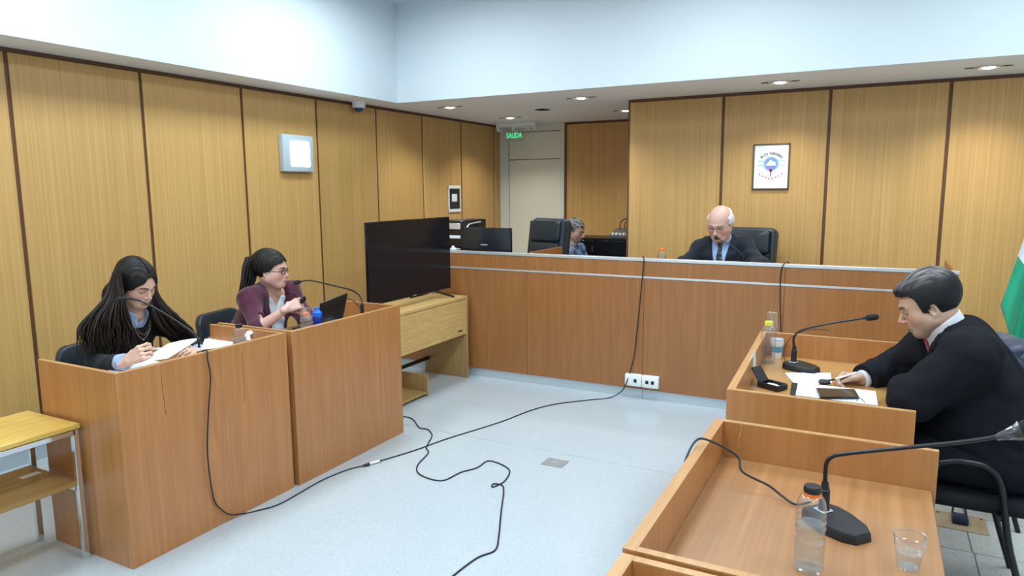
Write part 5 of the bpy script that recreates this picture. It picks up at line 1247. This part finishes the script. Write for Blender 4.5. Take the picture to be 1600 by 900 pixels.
# ---- the long-haired woman in the black jumper
def woman_jumper():
    f = Fig('woman with long wavy dark hair in a black jumper, reading papers with a pen', atx(208, 488, -3.58), atx(213, 444, -3.51), axes(3), axes(8, 24, -4), (-3.80, 2.34, .57),
            [atx(154, 508, -3.64), atx(262, 503, -3.62)], [atx(152, 570, -3.50), atx(303, 545, -3.52)], [atx(198, 565, -3.225), atx(311, 550, -3.26)], hs=1.0, girth=.93, arm=.92, nr=.050)
    tgtR, tgtL = A3(*atx(226, 548, -3.15)), A3(*atx(270, 552, -3.12))
    dR = tgtR-f.Wr[0]; dL = tgtL-f.Wr[1]
    f.body(SK['fair'], [dict(y=dR, z=A3(.62, -.62, .45), per=[(34, 62, 30), (44, 62, 30), (54, 60, 30), (60, 58, 30)], thumb=((.036, .034, -.022), (.036, .064, -.036), (.022, .088, -.042)), slim=.93, s=1.0),
                        dict(y=dL, z=A3(.3, .5, .8), curl=(22, 25, 15), thumb=((.042, .030, .004), (.050, .058, .014), (.040, .084, .016)), slim=.9, s=.98)],
           dict(nose=.99), dict(blush=.25, open_=.0, lips=(.45, .16, .14), brow=(.06, .035, .025)), hh=.0028)
    v = f.torso(.004); f.arms(v, .008, ru=.054, re=.047, rw=.035)
    v.fn(folds(.0035, 2), *f.box([f.P, f.N, *f.Wr, *f.El], .25), 0, 'disp')
    for i in (0, 1): d = f.Wr[i]-f.El[i]; d /= np.linalg.norm(d); v.cut(f.Wr[i]-d*.055, d, .10)
    # round neckline
    v.fn(f.chestf(lambda q: np.sqrt(q[..., 0]**2+((q[..., 1]-.03)*1.0)**2)-.082-np.clip(q[..., 2], -.1, 0)*.6+(q[..., 2] < -.06)*1.0), f.N-.2, f.N+.2, 0, 'sub')
    f.add('jumper', v, cloth('black_knit', (.012, .015, .020)), .006)
    v = f.torso(-.001); f.arms(v, .004, rw=.034)
    v.fn(lambda P: -((P-f.N) @ f.B)[..., 2]-.16, f.N-1.2, f.N+.4, 0, 'add'); v.p.pop()
    v2 = Vol()
    for i in (0, 1): d = f.Wr[i]-f.El[i]; d /= np.linalg.norm(d); v2.cone(f.Wr[i]-d*.07, f.Wr[i]-d*.022, .040, .041, k=.01); v2.cut(f.Wr[i]-d*.020, d, .08); v2.cut(f.Wr[i]-d*.068, -d, .08)
    cf_ = cloth('pale_blue_cotton', (.42, .55, .78), 900, .75)
    f.add('shirt_cuff', v2, cf_, .003)
    f.collar(cf_, r=.010, h=.034, gap=.018, z0=.012, tilt=.45)
    v = f.torso(-.004, k=.05); v.fn(f.chestf(lambda q: -(q[..., 2]+.12)), f.N-.5, f.N+.4, 0, 'x'); v.p[-1] = (f.chestf(lambda q: q[..., 2]+.14), v.p[-1][1], v.p[-1][2], 0, 'sub')
    f.add('shirt_front', v, cf_, .005)
    lg = f.legs(Vol(), .006); f.add('trousers', lg, cloth('dark_trousers', (.02, .022, .03)), .009, *f.box([f.P, *f.knee, *f.ank], .14)); f.shoes(M['leather'])
    # necklace
    a = lambda x, y, z: Vector(f.L(x, y, z))
    yy = .108
    pth = [a(-.052, .060, .0), a(-.045, .09, -.045), a(-.02, .108, -.085), a(0, .112, -.095), a(.02, .108, -.085), a(.045, .09, -.045), a(.052, .060, .0)]
    pth2 = [a(-.048, .065, .0), a(-.03, .095, -.05), a(-.004, .110, -.070), a(.004, .110, -.07), a(.03, .095, -.05), a(.048, .065, .0)]
    o = f.tubes('necklace', [(smoothpath([p+Vector(f.B[:, 1])*.012 for p in pth], 5), .0016), (smoothpath([p+Vector(f.B[:, 1])*.012 for p in pth2], 5), .0013)], plain('gold_chain', (.75, .62, .38), .25, 1), 'fine gold chain with a small pendant', 6)
    bm = bmesh.new(); lathe(bm, [(0, -.010), (.007, -.004), (.007, .004), (0, .008)], a(0, .126, -.098), 10); obj('pendant', bm, plain('gold_pendant', (.75, .62, .38), .25, 1), o)
    # hair: scalp shell and long waves
    hm = hair_mat('dark_brown_hair', (.008, .006, .006), (.075, .045, .030), .30, (150, 9, 150)); hc = hair_mat('dark_brown_scalp_hair', (.008, .006, .006), (.030, .020, .016), .25, (120, 5, 60))
    v = cap_hair(.012, ((-.2, -.30), (-.02, -.30), (.0, -.12), (.018, -.03), (.036, .014), (.054, .058), (.066, .082), (.2, .084)), rag=.001, wavy=.0012, back=.03, xs=1.05)
    v.ell((0, -.055, -.06), (.092, .055, .12), k=.04)
    v.p.insert(0, v.p.pop())
    for sg in (-1, 1): v.ell((sg*.070, -.034, -.035), (.036, .054, .11), k=.03); v.p.insert(0, v.p.pop())
    v.fn(lambda P: np.maximum(np.abs(P[..., 0])-.0030, .095-P[..., 2]-.4*P[..., 1]*0), (-.01, -.02, .08), (.01, .13, .16), 0, 'sub')
    f.addhead('hair', v, hc, .0028, (-.13, -.16, -.24), (.13, .15, .16))
    rows = {0: [(424, 177, 188), (445, 170, 191), (464, 163, 194), (482, 149, 198), (501, 130, 204), (520, 120, 209), (545, 120, 212), (566, 128, 200)], 1: [(424, 226, 232), (450, 231, 243), (472, 234, 256), (492, 238, 276), (510, 246, 296), (524, 262, 308), (538, 270, 312)]}
    paths = []
    for side in (0, 1):
        for n in range(150):
            s_ = rng.random(); dx = rng.uniform(-.05, .05); ph = rng.uniform(0, 6.28); fr = rng.uniform(2.4, 4.0); am = rng.uniform(.002, .008)
            pts = []
            for (py, xa, xb) in rows[side]:
                up_ = min(1, max(0, (py-440)/50)); dep = -3.53+(.075*s_ if side == 0 else .0)*(1-up_*.5)+dx*(.25+.5*up_)+.035*up_
                p = atx(xa+(xb-xa)*s_, py, dep)
                pts.append(Vector(p))
            ln = rng.uniform(.80, 1.0); P = smoothpath(pts, 6); P = P[:int(len(P)*ln)]; L = len(P)
            for i, p in enumerate(P):
                w_ = am*(.25+2.2*max(0, i/L-.45)); P[i] = p+Vector((w_*math.cos(ph+fr*6.28*i/L), w_*math.sin(ph+fr*6.28*i/L), 0))
            paths.append((P, rng.uniform(.0045, .0085), rng.random()))
    V, Q, L = locks(paths, hm, f); mesh_obj('hair_waves', V, Q, hm, f.root, lc=L)
    # back fall
    paths = []
    for n in range(36):
        x = (n/35-.5)*.15; st = f.hp(x, -.085+abs(x)*.3, .02); P = smoothpath([st, f.hp(x*1.2, -.11, -.08)]+[Vector(f.L(x*1.0, -.13, z)) for z in (-.04, -.16, -.28+rng.uniform(-.04, .04))], 6)
        paths.append((P, .012, rng.random()))
    V, Q, L = locks(paths, hm, f); mesh_obj('hair_back', V, Q, hm, f.root, lc=L)
    # earring, tattoo band
    bm = bmesh.new(); lathe(bm, [(0, -.004), (.004, 0), (0, .004)], f.hp(-.083, .004, -.048), 8); obj('earring', bm, M['steel'], f.root)
    # pen held in the right hand: a thing of its own
    a_ = f.tips[0][1]; b_ = A3(*atx(254, 544, -3.10)); a_ = a_+A3(0, 0, .006)
    bm = bmesh.new(); tube(bm, [a_-(b_-a_)*.5, a_, b_], .0042, 10); solo('pen', bm, M['plasticw'], 'white pen held in the long-haired woman\'s right hand', 'pen', a_)
    return f
woman_jumper()

# ---- the woman in the maroon blazer
def woman_blazer():
    f = Fig('woman in a maroon blazer with ponytail and glasses, hands raised together', atx(424, 456, -3.67), atx(424, 422, -3.62), axes(12), axes(25, 3, -2), (-3.86, 3.36, .58),
            [atx(389, 467, -3.66), atx(454, 456, -3.70)], [atx(404, 513, -3.49), atx(482, 502, -3.50)], [atx(449, 482, -3.335), atx(475, 490, -3.37)], hs=1.02, girth=1.16, arm=1.06, nr=.058, belly=.02)
    tR, tL = A3(*atx(474, 471, -3.31)), A3(*atx(462, 474, -3.30))
    f.body(SK['rosy'], [dict(y=tR-f.Wr[0], z=A3(.75, -.3, .55), per=[(25, 35, 20), (30, 40, 20), (38, 42, 25), (45, 45, 25)], thumb=((.036, .034, -.020), (.036, .062, -.032), (.026, .086, -.038)), s=1.0),
                        dict(y=tL-f.Wr[1], z=A3(.9, .3, .1), per=[(35, 40, 25)]*4, s=.96)],
           dict(fat=1.0, nose=.98), dict(blush=.35, open_=1.0, lips=(.42, .15, .15), brow=(.05, .035, .03), iris=(.04, .02, .015)), hh=.0028)
    mar = cloth('maroon_cloth', (.085, .020, .042), 700, .75, sheen=.25)
    v = f.torso(.010)
    for i in (0, 1):
        d = f.Wr[i]-f.El[i]; d /= np.linalg.norm(d); v.cone(f.Sh[i]-f.up*.012, f.El[i], .050, .060, k=.07); v.cone(f.El[i], f.El[i]+d*.05, .063, .060, k=.02)
        sg = 1 if i == 0 else -1; v.cone(f.L(sg*.055, -.025, .020), f.Sh[i]+f.up*.026-f.B[:, 0]*sg*.02, .040, .042, k=.05)
    v.fn(folds(.004, 5, 26), *f.box([f.P, f.N, *f.Wr, *f.El], .25), 0, 'disp')
    for i in (0, 1): d = f.Wr[i]-f.El[i]; d /= np.linalg.norm(d); v.cut(f.El[i]+d*.045, d, .085)
    f.vcut(v, w0=.100, zb=-1.3, zt=.03, lapel=.05, relief=.007)
    f.add('blazer', v, mar, .0055)
    wh = cloth('white_blouse_cloth', (.60, .68, .74), 500, .7)
    v = f.torso(.000, k=.06); v.fn(folds(.005, 9, 34), *f.box([f.P, f.N], .3), 0, 'disp')
    v.fn(f.chestf(lambda q: np.maximum(np.abs(q[..., 0])-  .07*np.clip((q[..., 2]+.08)/.08, 0, 1.4), -.08-q[..., 2])), f.N-.35, f.N+.3, 0, 'sub')
    v.fn(f.chestf(lambda q: -.03-q[..., 2]), f.N-.3, f.N+.3, 0, 'sub'); v.p[-1] = (f.chestf(lambda q: -.01-q[..., 2]), v.p[-1][1], v.p[-1][2], 0, 'sub')
    f.add('blouse', v, wh, .0055)
    f.tubes('blouse_drawstring', [([f.L(.03, .150, -.30), f.L(.028, .16, -.36)], .002), ([f.L(.038, .150, -.30), f.L(.042, .158, -.355)], .002)], cloth('grey_string', (.3, .38, .4)), None, 5)
    lg = f.legs(Vol(), .006); f.add('trousers', lg, cloth('black_trousers', (.014, .014, .018)), .009, *f.box([f.P, *f.knee, *f.ank], .14)); f.shoes(M['leather'])
    hm = hair_mat('black_brown_hair', (.007, .006, .006), (.045, .030, .024), .25, (170, 14, 170))
    v = cap_hair(.012, ((-.2, -.075), (-.07, -.075), (-.04, -.045), (-.02, -.008), (.012, .002), (.030, .014), (.042, .045), (.060, .070), (.2, .074)), rag=.001, wavy=.0012, tz=.004, xs=.45)
    v.ell((0, -.105, .055), (.040, .040, .038), k=.03)
    f.addhead('hair', v, hm, .0028, (-.13, -.18, -.14), (.13, .15, .17))
    glasses(f, plain('black_spectacle_frame', (.012, .008, .01), .3), .0235, .0145, .0021)
    paths = []
    for n in range(110):
        s_ = rng.random(); d = rng.uniform(-.035, .035)
        P = [f.hp(rng.uniform(-.02, .02), -.10, .07+rng.uniform(-.02, .03)), f.hp(d, -.155, .055)]
        for py, xa, xb in ((405, 385, 400), (420, 380, 402), (440, 377, 398), (458, 373, 388), (476, 369, 378)):
            P.append(Vector(atx(xa+(xb-xa)*s_, py+rng.uniform(-3, 3), -3.74+d)))
        P = smoothpath(P, 5); P = P[:int(len(P)*rng.uniform(.75, 1))]; ph = rng.random()*6
        P = [p+Vector((.004*math.cos(ph+i*.5), .004*math.sin(ph+i*.45), 0)) for i, p in enumerate(P)]
        paths.append((P, rng.uniform(.005, .009), rng.random()))
    V, Q, L = locks(paths, hm, f); mesh_obj('ponytail', V, Q, hm, f.root, lc=L)
    # rings; the small thing between her fingers
    k = f.Wr[0]+(tR-f.Wr[0])*.62
    bm = bmesh.new(); lathe(bm, [(.0098, -.002), (.0112, -.002), (.0112, .002), (.0098, .002), (.0098, -.002)], f.tips[0][1], 16); obj('ring', bm, M['steel'], f.root)
    q = (A3(*tR)+A3(*tL))/2+A3(0, .02, .0)
    bm = bmesh.new(); obx(bm, Vector(q+A3(.0, .012, .012)), (.004, .026, .018), Matrix.Rotation(.5, 3, 'X'), .003); solo('lanyard_card', bm, M['black'], 'small black clip between the maroon-jacketed woman\'s fingers', 'clip', tuple(q))
    return f
woman_blazer()

# ---- the judge
def judge():
    N_, O_ = aty(1129, 375, 5.90), aty(1125, 349, 5.80)
    f = Fig('bald man with white side hair in a dark suit, reading behind the bench', N_, O_, axes(-94), axes(-100, 24, 0), (-1.12, 6.02, .72),
            [aty(1094, 390, 5.93), aty(1164, 386, 5.93)], [aty(1068, 413, 5.72), aty(1189, 414, 5.74)], [(-1.24, 5.50, .985), (-.93, 5.50, .985)], hs=1.12, girth=1.2, arm=1.0, floor_z=.17, nr=.062, belly=.05)
    f.body(SK['rosy'], [dict(y=(.5, -1, -.12), z=(0, -.1, 1), curl=(18, 25, 15)), dict(y=(-.5, -1, -.12), z=(0, -.1, 1), curl=(18, 25, 15))],
           dict(fat=.7, nose=1.04), dict(blush=.32, open_=0, lips=(.42, .18, .16), brow=(.42, .36, .33)), hh=.003)
    navy = cloth('dark_navy_suiting', (.012, .017, .028), 800, .7, sheen=.1)
    v = f.torso(.014); f.arms(v, .016, ru=.048, re=.046, rw=.038)
    for i in (0, 1): v.cone(f.L((.06 if i == 0 else -.06), -.03, -.02), f.Sh[i]+f.up*.022, .046, .046, k=.05)
    v.fn(folds(.005, 3, 26), *f.box([f.P, f.N, *f.Wr, *f.El], .28), 0, 'disp')
    for i in (0, 1): d = f.Wr[i]-f.El[i]; d /= np.linalg.norm(d); v.cut(f.Wr[i]-d*.015, d, .12)
    f.vcut(v, w0=.085, zb=-.36, zt=.04, lapel=.07, relief=.008)
    f.add('suit_jacket', v, navy, .0055)
    blue = cloth('light_blue_shirt_cloth', (.36, .52, .82), 900, .7)
    v = f.torso(.003, k=.06); v.cut(f.L(0, 0, -.0), f.up, .2); f.add('shirt', v, blue, .006)
    f.collar(blue, r=.011, h=.034, gap=.028, z0=.005, tilt=.45)
    # tie
    v = Vol(); fld = f.torso(.003, k=.06)
    ys = np.linspace(.02, .30, 80)
    def sy(x, z):
        P = np.array([f.L(x, y, z) for y in ys]); F = fld.eval(P); k = np.where(F < 0)[0]; return ys[k[-1]] if len(k) else .08
    tie = plain('dark_dotted_tie', (.012, .014, .02), .5, sheen=.3)
    nt = tie.node_tree; b = nt.nodes['Principled BSDF']; at = N(nt, 'ShaderNodeAttribute', attribute_name='lc'); vo = N(nt, 'ShaderNodeTexVoronoi'); vo.inputs['Scale'].default_value = 62; vo.inputs['Randomness'].default_value = .12
    nt.links.new(at.outputs['Vector'], vo.inputs['Vector']); lt = N(nt, 'ShaderNodeMath', operation='LESS_THAN'); lt.inputs[1].default_value = .26; nt.links.new(vo.outputs['Distance'], lt.inputs[0])
    mx = N(nt, 'ShaderNodeMix', data_type='RGBA'); mx.inputs[6].default_value = (.010, .013, .018, 1); mx.inputs[7].default_value = (.55, .56, .52, 1); nt.links.new(lt.outputs[0], mx.inputs[0]); nt.links.new(mx.outputs[2], b.inputs['Base Color'])
    pts = [(z, f.L(0, sy(0, z)+.008, z)) for z in (-.045, -.09, -.14, -.20, -.26, -.34)]
    rB = f.B[:, 1]
    for (z0, a), (z1, b_) in zip(pts, pts[1:]): w0, w1 = .017+.115*(-z0-.045), .017+.115*(-z1-.045); v.cone(a, b_, w0, w1, k=.004, squash=(rB, .16))
    v.cone(f.L(0, sy(0, -.03)+.012, -.012), f.L(0, sy(0, -.045)+.012, -.045), .022, .013, k=.004, squash=(rB, .6))
    f.add('tie', v, tie, .003, f.N-.45, f.N+.15, 'black tie with small pale dots')
    lg = f.legs(Vol(), .01); f.add('trousers', lg, navy, .009, *f.box([f.P, *f.knee, *f.ank], .14)); f.shoes(M['leather'])
    hm = hair_mat('white_hair', (.50, .50, .48), (.80, .80, .78), .5, (140, 20, 140))
    # fringe of hair round the sides and the back only
    v = cran(Vol(), .009, k=.03)
    v.ell((.078, -.030, .010), (.016, .040, .045), k=.015); v.ell((-.078, -.030, .010), (.016, .040, .045), k=.015)
    v.fn(lambda P: np.interp(P[..., 1], (-.2, -.09, -.03, .02, .03, .2), (-.075, -.075, -.028, -.0, .4, .4))*-1+P[..., 2]+.004*np.sin(P[..., 1]*120+P[..., 0]*60), (-.2, -.2, -.25), (.2, .2, .25), 0, 'sub')
    v.fn(lambda P: np.interp(P[..., 1], (-.2, -.08, -.03, .02, .2), (.09, .075, .062, .05, .05))-P[..., 2], (-.2, -.2, -.25), (.2, .2, .25), 0, 'sub')
    f.addhead('hair', v, hm, .003)
    glasses(f, plain('thin_metal_frame', (.08, .075, .07), .3, .6), .023, .0135, .0016, y=.104, rimless=True)
    return f
judge()

# ---- the grey-haired man in the alcove
def clerk():
    f = Fig('grey-haired man in a blue jacket, seated in profile behind the empty leather chair', (-3.045, 7.22, 1.03), aty(899, 361, 7.22), axes(0), axes(-2, 16, 0), (-3.10, 7.24, .64),
            [(-3.03, 7.04, .965), (-3.03, 7.40, .965)], [(-2.95, 6.98, .80), (-2.95, 7.46, .80)], [(-2.74, 7.10, .83), (-2.74, 7.32, .83)], hs=1.02, girth=1.0, floor_z=.17)
    f.body(SK['grey'], [dict(y=(1, .3, -.2), z=(0, 0, 1)), dict(y=(1, -.3, -.2), z=(0, 0, 1))], dict(nose=1.05, fat=.2), dict(blush=.3, open_=0, shave=.75, brow=(.05, .04, .04)), h=.007, hh=.0032)
    bl = cloth('denim_blue_cloth', (.13, .20, .34), 300, .8, var=.35)
    v = f.torso(.012); f.arms(v, .014); v.fn(folds(.008, 4, 45), *f.box([f.P, f.N, *f.Wr, *f.El], .28), 0, 'disp'); v.cut(f.L(0, 0, -.0), f.up, .2)
    for i in (0, 1): d = f.Wr[i]-f.El[i]; d /= np.linalg.norm(d); v.cut(f.Wr[i]-d*.02, d, .12)
    f.vcut(v, w0=.05, zb=-.16, zt=.04, lapel=.05); f.add('jacket', v, bl, .007)
    v = f.torso(.002); v.cut(f.L(0, 0, -.005), f.up, .2); f.add('shirt', v, cloth('light_blue_shirt', (.35, .45, .62)), .008)
    f.collar(bl, r=.012, h=.03, gap=.03)
    lg = f.legs(Vol(), .01); f.add('trousers', lg, cloth('grey_trousers', (.04, .045, .05)), .010, *f.box([f.P, *f.knee, *f.ank], .14)); f.shoes(M['leather'])
    f.addhead('hair', cap_hair(.010, rag=.001, wavy=0), hair_mat('grey_streaked_hair', (.020, .020, .024), (.36, .36, .38), .36, (60, 14, 60)), .0032)
clerk()

# ---- the man in black writing at the right-hand desk
def writer():
    f = Fig('dark-haired man in a black suit and red tie, writing at the right-hand desk', (.278, 3.27, 1.062), aty(1451, 476, 3.25), axes(176), axes(178, 24, 3), (.50, 3.28, .60),
            [(.235, 3.475, .975), (.335, 3.065, 1.015)], [(.125, 3.60, .835), aty(1425, 622, 3.05)], [aty(1347, 593, 3.44), (.15, 3.31, .80)], hs=1.04, girth=1.28, arm=1.22, nr=.066, belly=.05, knee=.42, foot=-.10)
    tR = A3(*aty(1312, 594, 3.42)); wd = tR-f.Wr[0]
    f.body(SK['tan'], [dict(y=wd+A3(0, 0, .012), z=(0, .72, .68), per=[(48, 60, 30), (56, 66, 35), (62, 68, 35), (66, 68, 35)], thumb=((.038, .032, -.018), (.040, .062, -.030), (.028, .088, -.038)), h=.0024),
                       dict(y=(.05, .9, -.25), z=(0, 0, 1), curl=(45, 50, 30))],
           dict(fat=.55, nose=1.05), dict(blush=.45, open_=0, shave=.45, brow=(.02, .015, .015), lips=(.36, .15, .14)), hh=.0024)
    blk = cloth('black_suiting', (.009, .010, .014), 900, .9, sheen=0)
    v = f.torso(.018); f.arms(v, .020, ru=.064, re=.054, rw=.042)
    for i in (0, 1): v.cone(f.L((.05 if i == 0 else -.05), -.045, -.03), f.Sh[i]+f.up*.012, .055, .058, k=.04)
    v.ell(f.L(0, -.06, -.14), (.20, .09, .17), f.B, k=.06); v.ell(f.L(0, -.05, -.36), (.215, .12, .20), f.B, k=.07)
    v.ell(f.P+A3(-.03, 0, -.02), (.22, .21, .17), k=.06)
    v.fn(folds(.005, 7, 20), *f.box([f.P, f.N, *f.Wr, *f.El], .3), 0, 'disp')
    for i in (0, 1): d = f.Wr[i]-f.El[i]; d /= np.linalg.norm(d); v.cut(f.Wr[i]-d*.012, d, .12)
    f.vcut(v, w0=.082, zb=-.34, zt=.05, lapel=.06, relief=.007)
    v.fn(lambda P: P[..., 2]-.462, f.P-.5, f.P+.5, 0, 'sub')
    f.add('suit_jacket', v, blk, .0055, *f.box([f.P, f.N, *f.Sh, *f.El, *f.Wr], .27))
    wh = cloth('white_shirt_cloth', (.72, .74, .76), 900, .7)
    v = f.torso(.004); v.cut(f.L(0, 0, .0), f.up, .2); f.add('shirt', v, wh, .006)
    f.collar(wh, r=.010, h=.044, gap=.02, z0=.018, tilt=.30)
    v = Vol(); d = f.Wr[0]-f.El[0]; d /= np.linalg.norm(d); v.cone(f.Wr[0]-d*.04, f.Wr[0]+d*.004, .043, .040); v.cut(f.Wr[0]+d*.004, d, .1); f.add('shirt_cuff', v, wh, .003, f.Wr[0]-.1, f.Wr[0]+.1)
    fld = f.torso(.004); ys = np.linspace(.02, .30, 80)
    def sy(z):
        F = fld.eval(np.array([f.L(0, y, z) for y in ys])); k = np.where(F < 0)[0]; return ys[k[-1]] if len(k) else .09
    v = Vol(); P = [(z, f.L(0, sy(z)+.010, z)) for z in (-.04, -.10, -.17, -.25, -.32)]
    for (z0, a), (z1, b_) in zip(P, P[1:]): v.cone(a, b_, .018-.1*z0*.8, .018-.1*z1*.8, k=.004, squash=(f.B[:, 1], .16))
    v.cone(f.L(0, sy(-.03)+.016, -.005), f.L(0, sy(-.04)+.014, -.04), .023, .014, k=.004, squash=(f.B[:, 1], .6))
    f.add('tie', v, plain('red_tie_silk', (.33, .02, .05), .4, sheen=.3), .003, f.N-.4, f.N+.2, 'red tie')
    lg = f.legs(Vol(), .012); f.add('trousers', lg, blk, .009, *f.box([f.P, *f.knee, *f.ank], .16)); f.shoes(M['leather'])
    hm = hair_mat('black_hair_greying_top', (.010, .010, .012), (.34, .31, .30), .36, (120, 16, 30), mask=(2, (.085, .13)))
    v = cap_hair(.010, ((-.2, -.085), (-.085, -.085), (-.055, -.060), (-.034, -.045), (-.024, .012), (-.008, .014), (.002, -.018), (.026, -.010), (.036, .050), (.052, .066), (.2, .076)), rag=0, wavy=0, tz=.008)
    v.ell((0, .062, .092), (.048, .034, .016), k=.02); v.p.insert(0, v.p.pop())
    f.addhead('hair', v, hm, .0026, (-.13, -.15, -.2), (.13, .16, .17))
    # his pen
    a_ = A3(*aty(1306, 592, 3.37)); b_ = A3(*aty(1338, 582, 3.355))
    bm = bmesh.new(); tube(bm, [a_, b_], .0045, 10); solo('pen', bm, M['plasticw'], 'white pen with a red band in the writing man\'s hand', 'pen', tuple(a_))
writer()

# ---- navy jacket over the chair beyond the writer, with a brown bag under it
def jacket_on_chair():
    c = A3(*aty(1560, 545, 4.15)); v = Vol()
    v.ell(c+A3(-.01, 0, .0), (.13, .20, .075), k=.05); v.ell(c+A3(.05, -.10, -.04), (.075, .11, .10), k=.05); v.ell(c+A3(-.08, .05, -.05), (.10, .16, .12), k=.05)
    v.ell(c+A3(.06, .10, -.08), (.06, .12, .12), k=.05); v.fn(folds(.012, 1, 24), c-.4, c+.4, 0, 'disp')
    V, Q = surf(v, c-.35, c+.35, .007); t = thing('jacket', 'navy blue jacket bundled over the chair back beyond the writing man', 'jacket', tuple(c-A3(0, 0, .1)))
    mesh_obj('jacket_cloth', V, Q, plain('navy_nylon', (.012, .022, .06), .45, sheen=.2), t)
    c = A3(*aty(1580, 600, 4.15)); v = Vol(); v.ell(c, (.07, .16, .14), k=.04); v.ell(c+A3(.0, 0, -.1), (.075, .16, .09), k=.04); v.fn(folds(.010, 6, 28), c-.4, c+.4, 0, 'disp')
    v.cone(c+A3(.05, -.14, .05), c+A3(.09, -.16, -.04), .010, .014, k=.01)
    V, Q = surf(v, c-.32, c+.32, .007); t = thing('brown_bag', 'worn dark brown bag hanging under the navy jacket', 'bag', tuple(c-A3(0, 0, .15)))
    mesh_obj('bag_body', V, Q, plain('dark_brown_leather', (.055, .042, .032), .45, var=.2, bscale=30), t)
jacket_on_chair()
